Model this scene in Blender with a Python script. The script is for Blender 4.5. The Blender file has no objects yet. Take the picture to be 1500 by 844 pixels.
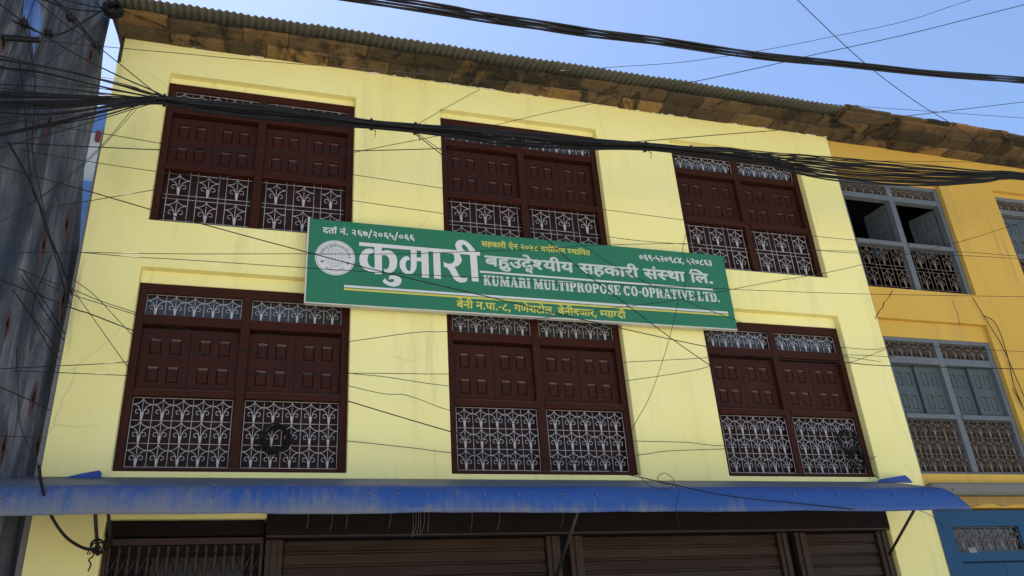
import bpy, bmesh, math, random
from mathutils import Vector, noise
from mathutils.geometry import tessellate_polygon
random.seed(7)
SC = bpy.context.scene
COL = SC.collection
R = math.radians

# ------------------------------------------------------------------ camera
FOC, YAW, PITCH, ROLL = 1228.237, R(18.15955), R(26.2658), R(-4.0935)
CAMP = Vector((0, -8, 1.6))
_f = Vector((math.sin(YAW) * math.cos(PITCH), math.cos(YAW) * math.cos(PITCH), math.sin(PITCH)))
_r = Vector((math.cos(YAW), -math.sin(YAW), 0))
_u = _r.cross(_f)
RIGHT = _r * math.cos(ROLL) + _u * math.sin(ROLL)
UP = -_r * math.sin(ROLL) + _u * math.cos(ROLL)
FWD = _f
cd = bpy.data.cameras.new('camera')
cam = bpy.data.objects.new('camera', cd)
COL.objects.link(cam)
cd.sensor_width = 36
cd.lens = FOC / 1500 * 36
cd.clip_start = 0.05
cd.clip_end = 3000
from mathutils import Matrix
cam.matrix_world = Matrix(((RIGHT.x, UP.x, -FWD.x, CAMP.x), (RIGHT.y, UP.y, -FWD.y, CAMP.y), (RIGHT.z, UP.z, -FWD.z, CAMP.z), (0, 0, 0, 1)))
SC.camera = cam

def at(px, py, Y):
    """point on the plane y=Y seen at a photo position"""
    d = RIGHT * ((px - 750) / FOC) - UP * ((py - 422) / FOC) + FWD
    return CAMP + d * ((Y - CAMP.y) / d.y)

# ------------------------------------------------------------------ light
SUN_DIR = Vector((-0.30, 0.46, 1.30)).normalized()      # towards the sun: high, behind the roof
el = math.asin(SUN_DIR.z)
az = math.atan2(SUN_DIR.x, SUN_DIR.y)
W = bpy.data.worlds.new('World')
SC.world = W
W.use_nodes = True
nt = W.node_tree
bg = nt.nodes['Background']
sky = nt.nodes.new('ShaderNodeTexSky')
sky.sky_type = 'NISHITA'
sky.sun_disc = False
sky.sun_elevation = el
sky.sun_rotation = az
sky.altitude = 800
sky.air_density = 1.0
sky.dust_density = 1.7
sky.ozone_density = 4.0
nt.links.new(sky.outputs[0], bg.inputs[0])
bg.inputs[1].default_value = 0.095
sd = bpy.data.lights.new('sun', 'SUN')
sd.energy = 5.0
sd.angle = R(0.53)
sd.color = (1, 0.95, 0.88)
so = bpy.data.objects.new('sun', sd)
COL.objects.link(so)
so.rotation_euler = SUN_DIR.to_track_quat('Z', 'Y').to_euler()
SC.view_settings.view_transform = 'Standard'
SC.view_settings.look = 'None'
SC.view_settings.exposure = 1.42
SC.view_settings.gamma = 1
SC.view_settings.use_curve_mapping = False
SC.cycles.max_bounces = 8
SC.cycles.diffuse_bounces = 5

# ------------------------------------------------------------------ materials
class NM:
    def __init__(s, name, rough=0.8, spec=0.3, metal=0.0):
        s.m = bpy.data.materials.new(name)
        s.m.use_nodes = True
        s.t = s.m.node_tree
        s.b = s.t.nodes['Principled BSDF']
        s.b.inputs['Roughness'].default_value = rough
        s.b.inputs['Specular IOR Level'].default_value = spec
        s.b.inputs['Metallic'].default_value = metal
    def n(s, typ, **kw):
        x = s.t.nodes.new(typ)
        for k, v in kw.items():
            if k.startswith('i_'):
                x.inputs[k[2:].replace('_', ' ')].default_value = v
            else:
                setattr(x, k, v)
        return x
    def l(s, a, b):
        s.t.links.new(a, b)
    def coord(s, scale=(1, 1, 1)):
        c = s.n('ShaderNodeTexCoord')
        mp = s.n('ShaderNodeMapping')
        mp.inputs['Scale'].default_value = scale
        g = s.n('ShaderNodeNewGeometry')
        s.l(g.outputs['Position'], mp.inputs[0])
        return mp.outputs[0]
    def noise(s, scale, detail=4, rough=0.55, stretch=(1, 1, 1), dist=0.0):
        x = s.n('ShaderNodeTexNoise')
        x.inputs['Scale'].default_value = scale
        x.inputs['Detail'].default_value = detail
        x.inputs['Roughness'].default_value = rough
        x.inputs['Distortion'].default_value = dist
        s.l(s.coord(stretch), x.inputs['Vector'])
        return x.outputs['Fac']
    def ramp(s, fac, stops):
        x = s.n('ShaderNodeValToRGB')
        e = x.color_ramp.elements
        while len(e) < len(stops):
            e.new(0.5)
        for i, (p, c) in enumerate(stops):
            e[i].position = p
            e[i].color = tuple(c) + (1,) if len(c) == 3 else c
        s.l(fac, x.inputs[0])
        return x.outputs[0]
    def mix(s, fac, a, b, mode='MIX'):
        x = s.n('ShaderNodeMix', data_type='RGBA', blend_type=mode)
        for sock, v in ((x.inputs[0], fac), (x.inputs[6], a), (x.inputs[7], b)):
            if isinstance(v, (int, float)):
                sock.default_value = v
            elif isinstance(v, tuple):
                sock.default_value = tuple(v) + (1,) if len(v) == 3 else v
            else:
                s.l(v, sock)
        return x.outputs[2]
    def color(s, c):
        if isinstance(c, tuple):
            s.b.inputs['Base Color'].default_value = tuple(c) + (1,)
        else:
            s.l(c, s.b.inputs['Base Color'])
        return s
    def bump(s, h, strength=0.3, dist=0.01):
        x = s.n('ShaderNodeBump')
        x.inputs['Strength'].default_value = strength
        x.inputs['Distance'].default_value = dist
        s.l(h, x.inputs['Height'])
        s.l(x.outputs[0], s.b.inputs['Normal'])
        return s
    def island(s):
        return s.n('ShaderNodeNewGeometry').outputs['Random Per Island']

def BW(p): return ((p, (0, 0, 0)), (min(1, p + .2), (1, 1, 1)))

def plaster(name, base, dirt, light):
    k = NM(name, 0.85, 0.2)
    big = k.noise(0.55, 5, 0.6)
    c = k.mix(k.ramp(big, [(0.35, (0, 0, 0)), (0.75, (1, 1, 1))]), base, light)
    streak = k.noise(2.2, 6, 0.65, (1, 1, 0.16))
    c = k.mix(k.ramp(streak, [(0.54, (0, 0, 0)), (0.82, (.6, .6, .6))]), c, dirt)
    patch = k.noise(3.3, 8, 0.7, (1, 1, 0.8), 0.6)
    c = k.mix(k.ramp(patch, [(0.64, (0, 0, 0)), (0.78, (.45, .45, .45))]), c, dirt)
    drip = k.noise(5.0, 5, 0.6, (1, 1, 0.07), 0.2)
    gate = k.noise(0.8, 3, 0.5)
    dm = k.n('ShaderNodeMath', operation='MULTIPLY')
    k.l(k.ramp(drip, [(0.60, (0, 0, 0)), (0.72, (.8, .8, .8))]), dm.inputs[0]); k.l(k.ramp(gate, [(0.48, (0, 0, 0)), (0.62, (1, 1, 1))]), dm.inputs[1])
    c = k.mix(dm.outputs[0], c, tuple(x * .8 for x in dirt))
    vo = k.n('ShaderNodeTexVoronoi', feature='DISTANCE_TO_EDGE'); vo.inputs['Scale'].default_value = 0.75
    wp = k.n('ShaderNodeMix', data_type='VECTOR'); wp.inputs[0].default_value = 0.12
    nz = k.n('ShaderNodeTexNoise'); nz.inputs['Scale'].default_value = 2.5; nz.inputs['Detail'].default_value = 6
    pos = k.coord(); k.l(pos, nz.inputs['Vector']); k.l(pos, wp.inputs[4]); k.l(nz.outputs['Color'], wp.inputs[5]); k.l(wp.outputs[1], vo.inputs['Vector'])
    cm = k.n('ShaderNodeMath', operation='MULTIPLY')
    k.l(k.ramp(vo.outputs['Distance'], [(0.0, (.35, .35, .35)), (0.0035, (0, 0, 0))]), cm.inputs[0]); k.l(k.ramp(k.noise(0.9, 3), [(0.52, (0, 0, 0)), (0.62, (1, 1, 1))]), cm.inputs[1])
    c = k.mix(cm.outputs[0], c, tuple(x * .5 for x in dirt))
    k.color(c)
    h = k.n('ShaderNodeMath', operation='ADD')
    k.l(k.noise(1.6, 6, 0.55), h.inputs[0])
    f = k.n('ShaderNodeMath', operation='MULTIPLY')
    k.l(k.noise(60, 3, 0.6), f.inputs[0]); f.inputs[1].default_value = 0.12
    k.l(f.outputs[0], h.inputs[1])
    return k.bump(h.outputs[0], 0.35, 0.03).m

def timber(name, base, dark, worn, rough=0.42, spec=0.4, worn_at=0.66):
    k = NM(name, rough, spec)
    g = k.noise(6, 5, 0.6, (1, 1, 1))
    c = k.mix(g, dark, base)
    grain = k.noise(30, 5, 0.6, (1, 1, 0.08))
    c = k.mix(k.ramp(grain, [(0.45, (0, 0, 0)), (0.7, (.35, .35, .35))]), c, dark)
    w = k.noise(9, 8, 0.75, (1, 1, 0.5))
    c = k.mix(k.ramp(w, [(worn_at, (0, 0, 0)), (worn_at + .12, (.7, .7, .7))]), c, worn)
    oi = k.n('ShaderNodeObjectInfo')
    c = k.mix(k.ramp(oi.outputs['Random'], [(0, (0, 0, 0)), (1, (.45, .45, .45))]), c, dark)
    # up-facing faces tinted paler, standing in for skylight on the top chamfers
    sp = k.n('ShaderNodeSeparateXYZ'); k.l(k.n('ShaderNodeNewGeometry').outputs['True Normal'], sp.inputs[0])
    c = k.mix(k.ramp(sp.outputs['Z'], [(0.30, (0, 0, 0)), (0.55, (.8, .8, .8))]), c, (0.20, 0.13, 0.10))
    k.color(c)
    return k.bump(grain, 0.25, 0.004).m

def metalpaint(name, base, rust, rough=0.5, at_=0.6):
    k = NM(name, rough, 0.4)
    w = k.noise(14, 6, 0.7)
    k.color(k.mix(k.ramp(w, [(at_, (0, 0, 0)), (at_ + .12, (1, 1, 1))]), base, rust))
    return k.m

def plain(name, c, rough=0.6, spec=0.3, var=0.12, metal=0.0):
    k = NM(name, rough, spec, metal)
    n_ = k.noise(5, 5, 0.6)
    k.color(k.mix(n_, tuple(x * (1 - var) for x in c), tuple(min(1, x * (1 + var)) for x in c)))
    return k.m

M = {}
M['yellow'] = plaster('pale_yellow_plaster', (0.745, 0.685, 0.265), (0.46, 0.42, 0.22), (0.785, 0.735, 0.35))
M['orange'] = plaster('ochre_plaster', (0.50, 0.312, 0.056), (0.27, 0.20, 0.09), (0.55, 0.36, 0.08))
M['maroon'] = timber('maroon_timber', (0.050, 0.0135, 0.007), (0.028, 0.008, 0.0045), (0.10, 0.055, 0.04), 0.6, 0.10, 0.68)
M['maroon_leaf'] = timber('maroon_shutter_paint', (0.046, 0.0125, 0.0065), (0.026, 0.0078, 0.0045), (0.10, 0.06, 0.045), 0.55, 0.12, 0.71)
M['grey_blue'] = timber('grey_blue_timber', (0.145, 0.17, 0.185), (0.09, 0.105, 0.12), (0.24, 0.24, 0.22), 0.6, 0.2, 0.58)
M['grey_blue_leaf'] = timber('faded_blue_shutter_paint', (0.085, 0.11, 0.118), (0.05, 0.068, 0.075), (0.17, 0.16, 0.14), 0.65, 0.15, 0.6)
M['white_iron'] = metalpaint('white_painted_iron', (0.36, 0.36, 0.365), (0.16, 0.13, 0.11), 0.55, 0.58)
M['rust_iron'] = metalpaint('rusty_iron', (0.15, 0.115, 0.085), (0.22, 0.18, 0.14), 0.7, 0.5)
M['glass'] = NM('dark_window_glass', 0.12, 0.5).color((0.045, 0.048, 0.054)).m
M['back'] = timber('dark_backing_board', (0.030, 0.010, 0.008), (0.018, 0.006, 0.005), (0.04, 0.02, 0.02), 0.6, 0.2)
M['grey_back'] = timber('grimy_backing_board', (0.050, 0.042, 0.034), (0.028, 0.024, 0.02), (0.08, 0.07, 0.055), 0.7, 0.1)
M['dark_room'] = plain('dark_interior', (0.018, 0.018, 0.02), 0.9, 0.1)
M['old_mortar'] = plain('white_lime_mortar', (0.62, 0.60, 0.50), 0.9, 0.1, 0.25)

def stone():
    k = NM('mottled_roof_slabs', 0.85, 0.2)
    isl = k.island()
    c = k.ramp(isl, [(0.0, (0.034, 0.028, 0.018)), (0.25, (0.13, 0.093, 0.048)), (0.5, (0.050, 0.040, 0.026)), (0.72, (0.27, 0.165, 0.065)), (0.86, (0.065, 0.054, 0.036)), (1.0, (0.17, 0.115, 0.055))])
    a = k.noise(2.2, 8, 0.7, (1, 1, 1), 1.2)
    c = k.mix(k.ramp(a, [(0.49, (0, 0, 0)), (0.60, (.95, .95, .95))]), c, (0.022, 0.019, 0.014))
    b = k.noise(2.1, 7, 0.7, (1.3, 1, 1), 0.8)
    c = k.mix(k.ramp(b, [(0.56, (0, 0, 0)), (0.72, (.7, .7, .7))]), c, (0.30, 0.19, 0.08))
    s = k.noise(45, 5, 0.7)
    c = k.mix(k.ramp(s, [(0.3, (.6, .6, .6)), (0.5, (0, 0, 0))]), c, (0.02, 0.016, 0.012))
    w = k.noise(5.5, 8, 0.75, (1, 1, 1), 0.5)
    c = k.mix(k.ramp(w, [(0.69, (0, 0, 0)), (0.76, (.6, .6, .6))]), c, (0.20, 0.18, 0.12))
    k.color(c)
    return k.bump(k.noise(12, 8, 0.75), 0.9, 0.03).m
M['stone'] = stone()

def corrugated():
    k = NM('weathered_zinc', 0.5, 0.4, 0.35)
    a = k.noise(1.5, 6, 0.65, (1, 1, 1))
    c = k.mix(a, (0.070, 0.072, 0.055), (0.120, 0.122, 0.094))
    b = k.noise(7, 6, 0.7, (2, .4, 1))
    c = k.mix(k.ramp(b, [(0.6, (0, 0, 0)), (0.75, (.6, .6, .6))]), c, (0.10, 0.07, 0.04))
    return k.color(c).m
M['zinc'] = corrugated()

def greywall():
    k = NM('blue_grey_cement', 0.8, 0.25)
    v = k.noise(5.5, 8, 0.72, (1, 1, 0.13), 0.5)
    c = k.ramp(v, [(0.28, (0.018, 0.021, 0.028)), (0.46, (0.055, 0.062, 0.075)), (0.58, (0.15, 0.158, 0.172)), (0.73, (0.32, 0.325, 0.335))])
    p = k.noise(0.9, 6, 0.65, (1, 1, 0.5), 0.8)
    c = k.mix(k.ramp(p, [(0.42, (0, 0, 0)), (0.66, (.75, .75, .75))]), c, (0.016, 0.027, 0.052))
    k.color(c)
    return k.bump(k.noise(9, 8, 0.7, (1, 1, 0.3)), 0.5, 0.02).m
M['greywall'] = greywall()
M['brick'] = plain('red_brick_clay', (0.075, 0.030, 0.026), 0.9, 0.1, 0.35)
M['brickrim'] = plain('pinkish_vent_rim', (0.10, 0.068, 0.065), 0.9, 0.1, 0.25)
M['blue_stain'] = (lambda k: k.color(k.mix(k.ramp(k.noise(9, 7, 0.7, (1, 1, 0.12)), [(0.4, (0, 0, 0)), (0.65, (1, 1, 1))]), (0.05, 0.10, 0.30), (0.15, 0.27, 0.60))).m)(NM('streaked_blue_paint', 0.7, 0.2))
M['skyblue'] = plain('sky_blue_paint', (0.10, 0.20, 0.42), 0.7, 0.2, 0.2)
M['rough_plaster'] = plaster('rough_brown_plaster', (0.24, 0.16, 0.06), (0.10, 0.075, 0.045), (0.40, 0.26, 0.07))
M['ledge'] = plaster('stained_ledge_cement', (0.13, 0.125, 0.12), (0.05, 0.045, 0.04), (0.20, 0.19, 0.17))
M['cement'] = plain('bare_grey_cement', (0.15, 0.15, 0.155), 0.9, 0.1, 0.25)
M['dim_panel'] = plain('dim_grey_panel', (0.05, 0.055, 0.055), 0.8, 0.2, 0.2)
M['white_wall'] = plain('whitewashed_wall', (0.46, 0.47, 0.45), 0.9, 0.1, 0.06)
M['red_paint'] = plain('red_paint', (0.16, 0.025, 0.025), 0.6, 0.3)
def sign_sheet():
    k = NM('green_sign_sheet', 0.45, 0.25)
    c = k.mix(k.noise(1.1, 4, 0.5), (0.018, 0.138, 0.074), (0.024, 0.158, 0.078))
    c = k.mix(k.ramp(k.noise(22, 5, 0.65, (1, 1, 0.05)), [(0.45, (0, 0, 0)), (0.75, (.5, .5, .5))]), c, (0.04, 0.15, 0.095))
    c = k.mix(k.ramp(k.noise(14, 7, 0.75), [(0.60, (0, 0, 0)), (0.75, (.35, .35, .35))]), c, (0.09, 0.15, 0.10))
    k.color(c)
    return k.bump(k.noise(1.6, 3, 0.5), 0.25, 0.03).m
M['sign_green'] = sign_sheet()
M['sign_edge'] = plain('sign_edge_metal', (0.50, 0.50, 0.45), 0.5, 0.4)
M['vinyl_white'] = plain('white_sign_lettering', (0.54, 0.545, 0.55), 0.6, 0.2, 0.08)
M['vinyl_yellow'] = plain('yellow_sign_lettering', (0.50, 0.46, 0.09), 0.6, 0.2, 0.1)
M['vinyl_grey'] = plain('grey_emblem_ink', (0.16, 0.20, 0.20), 0.6, 0.2, 0.1)
M['vinyl_silver'] = plain('pale_silver_lettering', (0.44, 0.48, 0.46), 0.6, 0.2, 0.14)
M['cable'] = plain('black_cable_rubber', (0.008, 0.008, 0.009), 0.55, 0.2, 0.3)
M['rodiron'] = plain('dark_iron_rod', (0.03, 0.026, 0.024), 0.6, 0.3, 0.3)
M['gate'] = metalpaint('brown_gate_paint', (0.026, 0.012, 0.009), (0.045, 0.026, 0.018), 0.6, 0.6)
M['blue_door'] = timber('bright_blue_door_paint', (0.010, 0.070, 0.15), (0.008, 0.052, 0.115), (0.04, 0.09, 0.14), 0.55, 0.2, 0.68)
M['plate'] = plain('grey_number_plate', (0.22, 0.225, 0.22), 0.5, 0.3, 0.2)
M['screw'] = plain('zinc_screw', (0.16, 0.16, 0.16), 0.5, 0.4, 0.2, 0.3)
M['hood'] = plain('black_hood_board', (0.010, 0.008, 0.007), 0.85, 0.1, 0.3)
M['crack'] = plain('dark_crack', (0.06, 0.04, 0.02), 1, 0.0, 0.2)

def slats():
    k = NM('weathered_brown_slats', 0.6, 0.3)
    c = k.ramp(k.island(), [(0, (0.0174, 0.0081, 0.005)), (0.5, (0.0248, 0.0118, 0.0068)), (1.0, (0.0341, 0.0198, 0.0105))])
    w = k.noise(3.5, 8, 0.7, (0.3, 1, 2.5))
    c = k.mix(k.ramp(w, [(0.45, (0, 0, 0)), (0.7, (.7, .7, .7))]), c, (0.046, 0.032, 0.018))
    d = k.noise(16, 6, 0.7, (0.6, 1, 1))
    c = k.mix(k.ramp(d, [(0.58, (0, 0, 0)), (0.7, (.6, .6, .6))]), c, (0.03, 0.018, 0.012))
    k.color(c)
    return k.bump(w, 0.3, 0.01).m
M['slats'] = slats()

def awning_m():
    k = NM('dusty_blue_sheet', 0.55, 0.35)
    base = k.mix(k.noise(1.7, 5, 0.6), (0.014, 0.056, 0.205), (0.022, 0.074, 0.25))
    g = k.n('ShaderNodeNewGeometry')
    sep = k.n('ShaderNodeSeparateXYZ')
    k.l(g.outputs['Position'], sep.inputs[0])
    # dust: drifts gathered at the drip edge and on the flat top, streaks run down the sheet
    mr = k.n('ShaderNodeMapRange')
    k.l(sep.outputs['Z'], mr.inputs[0])
    mr.inputs[1].default_value = 3.25; mr.inputs[2].default_value = 3.10
    mr.inputs[3].default_value = 0.0; mr.inputs[4].default_value = 0.20
    mr2 = k.n('ShaderNodeMapRange')
    k.l(sep.outputs['Z'], mr2.inputs[0])
    mr2.inputs[1].default_value = 3.33; mr2.inputs[2].default_value = 3.37
    mr2.inputs[3].default_value = 0.0; mr2.inputs[4].default_value = 0.55
    mx = k.n('ShaderNodeMapRange')
    k.l(sep.outputs['X'], mx.inputs[0])
    mx.inputs[1].default_value = 5.0; mx.inputs[2].default_value = -0.8
    mx.inputs[3].default_value = -0.16; mx.inputs[4].default_value = 0.20
    st = k.noise(16, 8, 0.8, (1, .3, 0.12), 0.3)
    bl = k.noise(1.6, 6, 0.65, (1, .5, 1.5), 0.6)
    def add(a, b):
        x = k.n('ShaderNodeMath', operation='ADD'); k.l(a, x.inputs[0]); k.l(b, x.inputs[1]); return x.outputs[0]
    def mul(a, v):
        x = k.n('ShaderNodeMath', operation='MULTIPLY'); k.l(a, x.inputs[0]); x.inputs[1].default_value = v; return x.outputs[0]
    t = add(add(add(mul(st, 0.95), mul(bl, 0.95)), mr.outputs[0]), add(mr2.outputs[0], mx.outputs[0]))
    t = mul(t, 0.6)
    c = k.mix(k.ramp(t, [(0.60, (0, 0, 0)), (0.79, (.82, .82, .82))]), base, (0.14, 0.145, 0.155))
    sp = k.noise(40, 5, 0.75)
    c = k.mix(k.ramp(sp, [(0.60, (0, 0, 0)), (0.72, (.5, .5, .5))]), c, (0.03, 0.03, 0.05))
    k.color(c)
    return k.bump(k.noise(3, 6, 0.6, (1, 1, 0.5)), 0.35, 0.03).m
M['awning'] = awning_m()
M['flap'] = plain('blue_tin_sheet', (0.02, 0.055, 0.25), 0.6, 0.3, 0.3)

def ground(name, a, b):
    k = NM(name, 0.9, 0.2)
    c = k.mix(k.noise(0.5, 8, 0.65), a, b)
    c = k.mix(k.ramp(k.noise(25, 6, 0.7), [(.55, (0, 0, 0)), (.75, (.5, .5, .5))]), c, tuple(x * .6 for x in a))
    k.color(c)
    return k.bump(k.noise(30, 6, 0.7), 0.4, 0.02).m
M['street'] = ground('dusty_concrete_street', (0.42, 0.375, 0.30), (0.50, 0.45, 0.365))
M['pavement'] = ground('worn_pavement', (0.34, 0.31, 0.26), (0.42, 0.38, 0.31))

# ------------------------------------------------------------------ mesh builder
class MB:
    def __init__(s):
        s.bm = bmesh.new()
    def face(s, pts):
        return s.bm.faces.new([s.bm.verts.new(p) for p in pts])
    def box(s, x0, x1, y0, y1, z0, z1, bev=0.0):
        v = [s.bm.verts.new((x, y, z)) for x in (x0, x1) for y in (y0, y1) for z in (z0, z1)]
        fs = [s.bm.faces.new([v[i] for i in q]) for q in ((0, 1, 3, 2), (4, 6, 7, 5), (0, 4, 5, 1), (2, 3, 7, 6), (0, 2, 6, 4), (1, 5, 7, 3))]
        if bev:
            es = {e for f in fs for e in f.edges}
            bmesh.ops.bevel(s.bm, geom=list(es), offset=bev, segments=1, affect='EDGES')
        return s
    def hexa(s, a, b):
        """solid between two quads given in the same winding"""
        va = [s.bm.verts.new(p) for p in a]
        vb = [s.bm.verts.new(p) for p in b]
        n = len(va)
        s.bm.faces.new(va); s.bm.faces.new(vb[::-1])
        for i in range(n):
            s.bm.faces.new([va[i], vb[i], vb[(i + 1) % n], va[(i + 1) % n]])
        return s
    def tube(s, pts, r, n=5, closed=False):
        pts = [Vector(p) for p in pts]
        if len(pts) < 2: return s
        rings = []
        N = len(pts)
        nrm = None
        for i in range(N):
            if closed:
                t = pts[(i + 1) % N] - pts[i - 1]
            else:
                t = pts[min(i + 1, N - 1)] - pts[max(i - 1, 0)]
            if t.length < 1e-9: t = Vector((0, 0, 1))
            t.normalize()
            if nrm is None:
                nrm = t.orthogonal().normalized()
            else:
                nrm = nrm - t * nrm.dot(t)
                if nrm.length < 1e-6: nrm = t.orthogonal()
                nrm.normalize()
            bn = t.cross(nrm)
            rr = r[i] if isinstance(r, (list, tuple)) else r
            rings.append([s.bm.verts.new(pts[i] + (nrm * math.cos(2 * math.pi * k / n) + bn * math.sin(2 * math.pi * k / n)) * rr) for k in range(n)])
        m = N if closed else N - 1
        for i in range(m):
            a, b = rings[i], rings[(i + 1) % N]
            for k in range(n):
                f = s.bm.faces.new([a[k], a[(k + 1) % n], b[(k + 1) % n], b[k]])
                f.smooth = True
        if not closed:
            s.bm.faces.new(rings[0][::-1]); s.bm.faces.new(rings[-1])
        return s
    def build(s, name, mat, parent=None, origin=None, bevel=0.0, weld=False):
        if weld:
            bmesh.ops.remove_doubles(s.bm, verts=s.bm.verts, dist=1e-5)
        bmesh.ops.recalc_face_normals(s.bm, faces=s.bm.faces)
        w = Vector((0, 0, 0))
        p = parent
        while p:
            w += p.location; p = p.parent
        org = Vector(origin) if origin is not None else w
        bmesh.ops.translate(s.bm, verts=s.bm.verts, vec=-org)
        me = bpy.data.meshes.new(name)
        s.bm.to_mesh(me); s.bm.free()
        me.materials.append(M[mat])
        o = bpy.data.objects.new(name, me)
        COL.objects.link(o)
        o.parent = parent
        o.location = org - w
        if bevel:
            b = o.modifiers.new('edge', 'BEVEL'); b.width = bevel; b.segments = 2; b.limit_method = 'ANGLE'; b.angle_limit = R(40)
        return o

def tag(o, label, cat, group=None, kind=None):
    if label: o['label'] = label
    if cat: o['category'] = cat
    if group: o['group'] = group
    if kind: o['kind'] = kind
    return o

def empty(name, loc, label, cat, group=None):
    o = bpy.data.objects.new(name, None)
    COL.objects.link(o); o.location = loc
    return tag(o, label, cat, group)

def copy_tree(o, parent=None):
    c = o.copy(); COL.objects.link(c); c.parent = parent
    for ch in [x for x in bpy.data.objects if x.parent == o]:
        copy_tree(ch, c)
    return c

def spline(pts, k=6):
    """Catmull-Rom through points"""
    P = [Vector(p) for p in pts]
    if len(P) == 2:
        return [P[0].lerp(P[1], i / k) for i in range(k + 1)]
    out = []
    for i in range(len(P) - 1):
        p1, p2 = P[i], P[i + 1]
        p0 = P[i - 1] if i else p1 * 2 - p2
        p3 = P[i + 2] if i + 2 < len(P) else p2 * 2 - p1
        for j in range(k):
            t = j / k
            out.append(0.5 * (2 * p1 + (p2 - p0) * t + (2 * p0 - 5 * p1 + 4 * p2 - p3) * t * t + (3 * p1 - p0 - 3 * p2 + p3) * t ** 3))
    out.append(P[-1])
    return out

# ------------------------------------------------------------------ the setting
g = MB(); g.face([(-400, -400, 0), (400, -400, 0), (400, 400, 0), (-400, 400, 0)])
tag(g.build('street', 'street'), None, None, kind='structure')
pv = MB(); pv.box(-30, 40, -1.3, 6, 0.004, 0.13)
tag(pv.build('pavement', 'pavement'), None, None, kind='structure')

# ------------------------------------------------------------------ windows
def motif(mb, cx, z0, w, h, y, r, plate=True, midbars=True, n=4):
    """one wrought iron spray: hanging arcs, arch, two scrolls on a tapered stem"""
    hw = w / 2
    for s in (-1, 1):
        a = []; b = []
        for i in range(7):
            t = i / 6 * math.pi / 2
            a.append((cx + s * hw * (1 - math.cos(t)), y, z0 + h * (1 - .31 * math.sin(t))))
            b.append((cx + s * (hw - (hw - .07 * w) * math.sin(t)), y, z0 + h * (.69 - .36 * (1 - math.cos(t)))))
        b.append((cx + s * .03 * w, y, z0))
        mb.tube(a, r, n); mb.tube(b, r, n)
        c = [(cx + s * .02 * w, y + .003, z0 + .02 * h), (cx + s * .06 * w, y + .003, z0 + .22 * h)]
        for i in range(12):
            t = math.pi - i / 11 * math.pi * 1.75
            rad = .15 * w * (1 - .055 * i)
            c.append((cx + s * (.225 * w + rad * math.cos(t)), y + .003, z0 + .36 * h + rad * math.sin(t) * 1.15))
        mb.tube(c, r * .95, n)
    if plate:
        mb.hexa([(cx - .02 * w, y - r, z0), (cx + .02 * w, y - r, z0), (cx + .055 * w, y - r, z0 + .33 * h), (cx - .055 * w, y - r, z0 + .33 * h)],
                [(cx - .02 * w, y + r, z0), (cx + .02 * w, y + r, z0), (cx + .055 * w, y + r, z0 + .33 * h), (cx - .055 * w, y + r, z0 + .33 * h)])

def grille_rows(x0, x1, z0, z1, cols, rows, y, r):
    mb = MB()
    w = (x1 - x0) / cols; h = (z1 - z0) / rows
    for i in range(cols):
        for j in range(rows):
            motif(mb, x0 + (i + .5) * w, z0 + j * h, w, h, y, r)
        mb.tube([(x0 + (i + .5) * w, y + .002, z0), (x0 + (i + .5) * w, y + .002, z1)], r, 4)
    for i in range(cols + 1):
        mb.tube([(x0 + i * w, y - .002, z0), (x0 + i * w, y - .002, z1)], r, 4)
    for j in range(rows + 1):
        mb.tube([(x0, y + .006, z0 + j * h), (x1, y + .006, z0 + j * h)], r, 4)
    return mb

def grille_boxes(x0, x1, z0, z1, cols, rows, y, r):
    mb = MB()
    pw = (x1 - x0) / cols; ph = (z1 - z0) / rows
    w = pw * .74; h = ph * .84
    for i in range(cols):
        for j in range(rows):
            cx = x0 + (i + .5) * pw; zb = z0 + j * ph + (ph - h) / 2
            motif(mb, cx, zb, w, h, y, r)
            mb.tube([(cx, y, zb + .3 * h), (cx, y, zb + h)], r, 4)
        for s in (-1, 1):
            mb.tube([(x0 + (i + .5) * pw + s * w / 2, y - .002, z0), (x0 + (i + .5) * pw + s * w / 2, y - .002, z1)], r, 4)
    for j in range(rows):
        zb = z0 + j * ph + (ph - h) / 2
        for zz in (zb, zb + h):
            mb.tube([(x0, y + .006, zz), (x1, y + .006, zz)], r, 4)
    return mb

def shutter_mb(x0, x1, z0, z1, y, rows=2, cols=2):
    """panelled leaf: stiles and rails stand proud of a board that carries raised fields"""
    mb = MB()
    T = .022
    mb.box(x0, x1, y + .018, y + .03, z0, z1)
    W_, H_ = x1 - x0, z1 - z0
    pw, ph = .245 * W_, .275 * H_
    gx = [x0 + W_ * f for f in ((.30, .70) if cols == 2 else (.5,))]
    gz = [z0 + H_ * f for f in (.27, .725)]
    xs = [x0]
    for c in gx: xs += [c - pw / 2, c + pw / 2]
    xs.append(x1)
    zs = [z0]
    for c in gz: zs += [c - ph / 2, c + ph / 2]
    zs.append(z1)
    for i in range(0, len(xs) - 1, 2):
        mb.box(xs[i], xs[i + 1], y, y + .018, z0, z1)
    for i in range(1, len(xs) - 2, 2):
        for j in range(0, len(zs) - 1, 2):
            mb.box(xs[i], xs[i + 1], y + .0005, y + .0175, zs[j], zs[j + 1])
    for cx in gx:
        for cz in gz:
            a, b = pw / 2 - .003, ph / 2 - .003
            c, d = a - .010, b - .010
            mb.hexa([(cx - a, y + .018, cz - b), (cx + a, y + .018, cz - b), (cx + a, y + .018, cz + b), (cx - a, y + .018, cz + b)],
                    [(cx - c, y - .001, cz - d), (cx + c, y - .001, cz - d), (cx + c, y - .001, cz + d - .024), (cx - c, y - .001, cz + d - .024)])
    return mb

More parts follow.
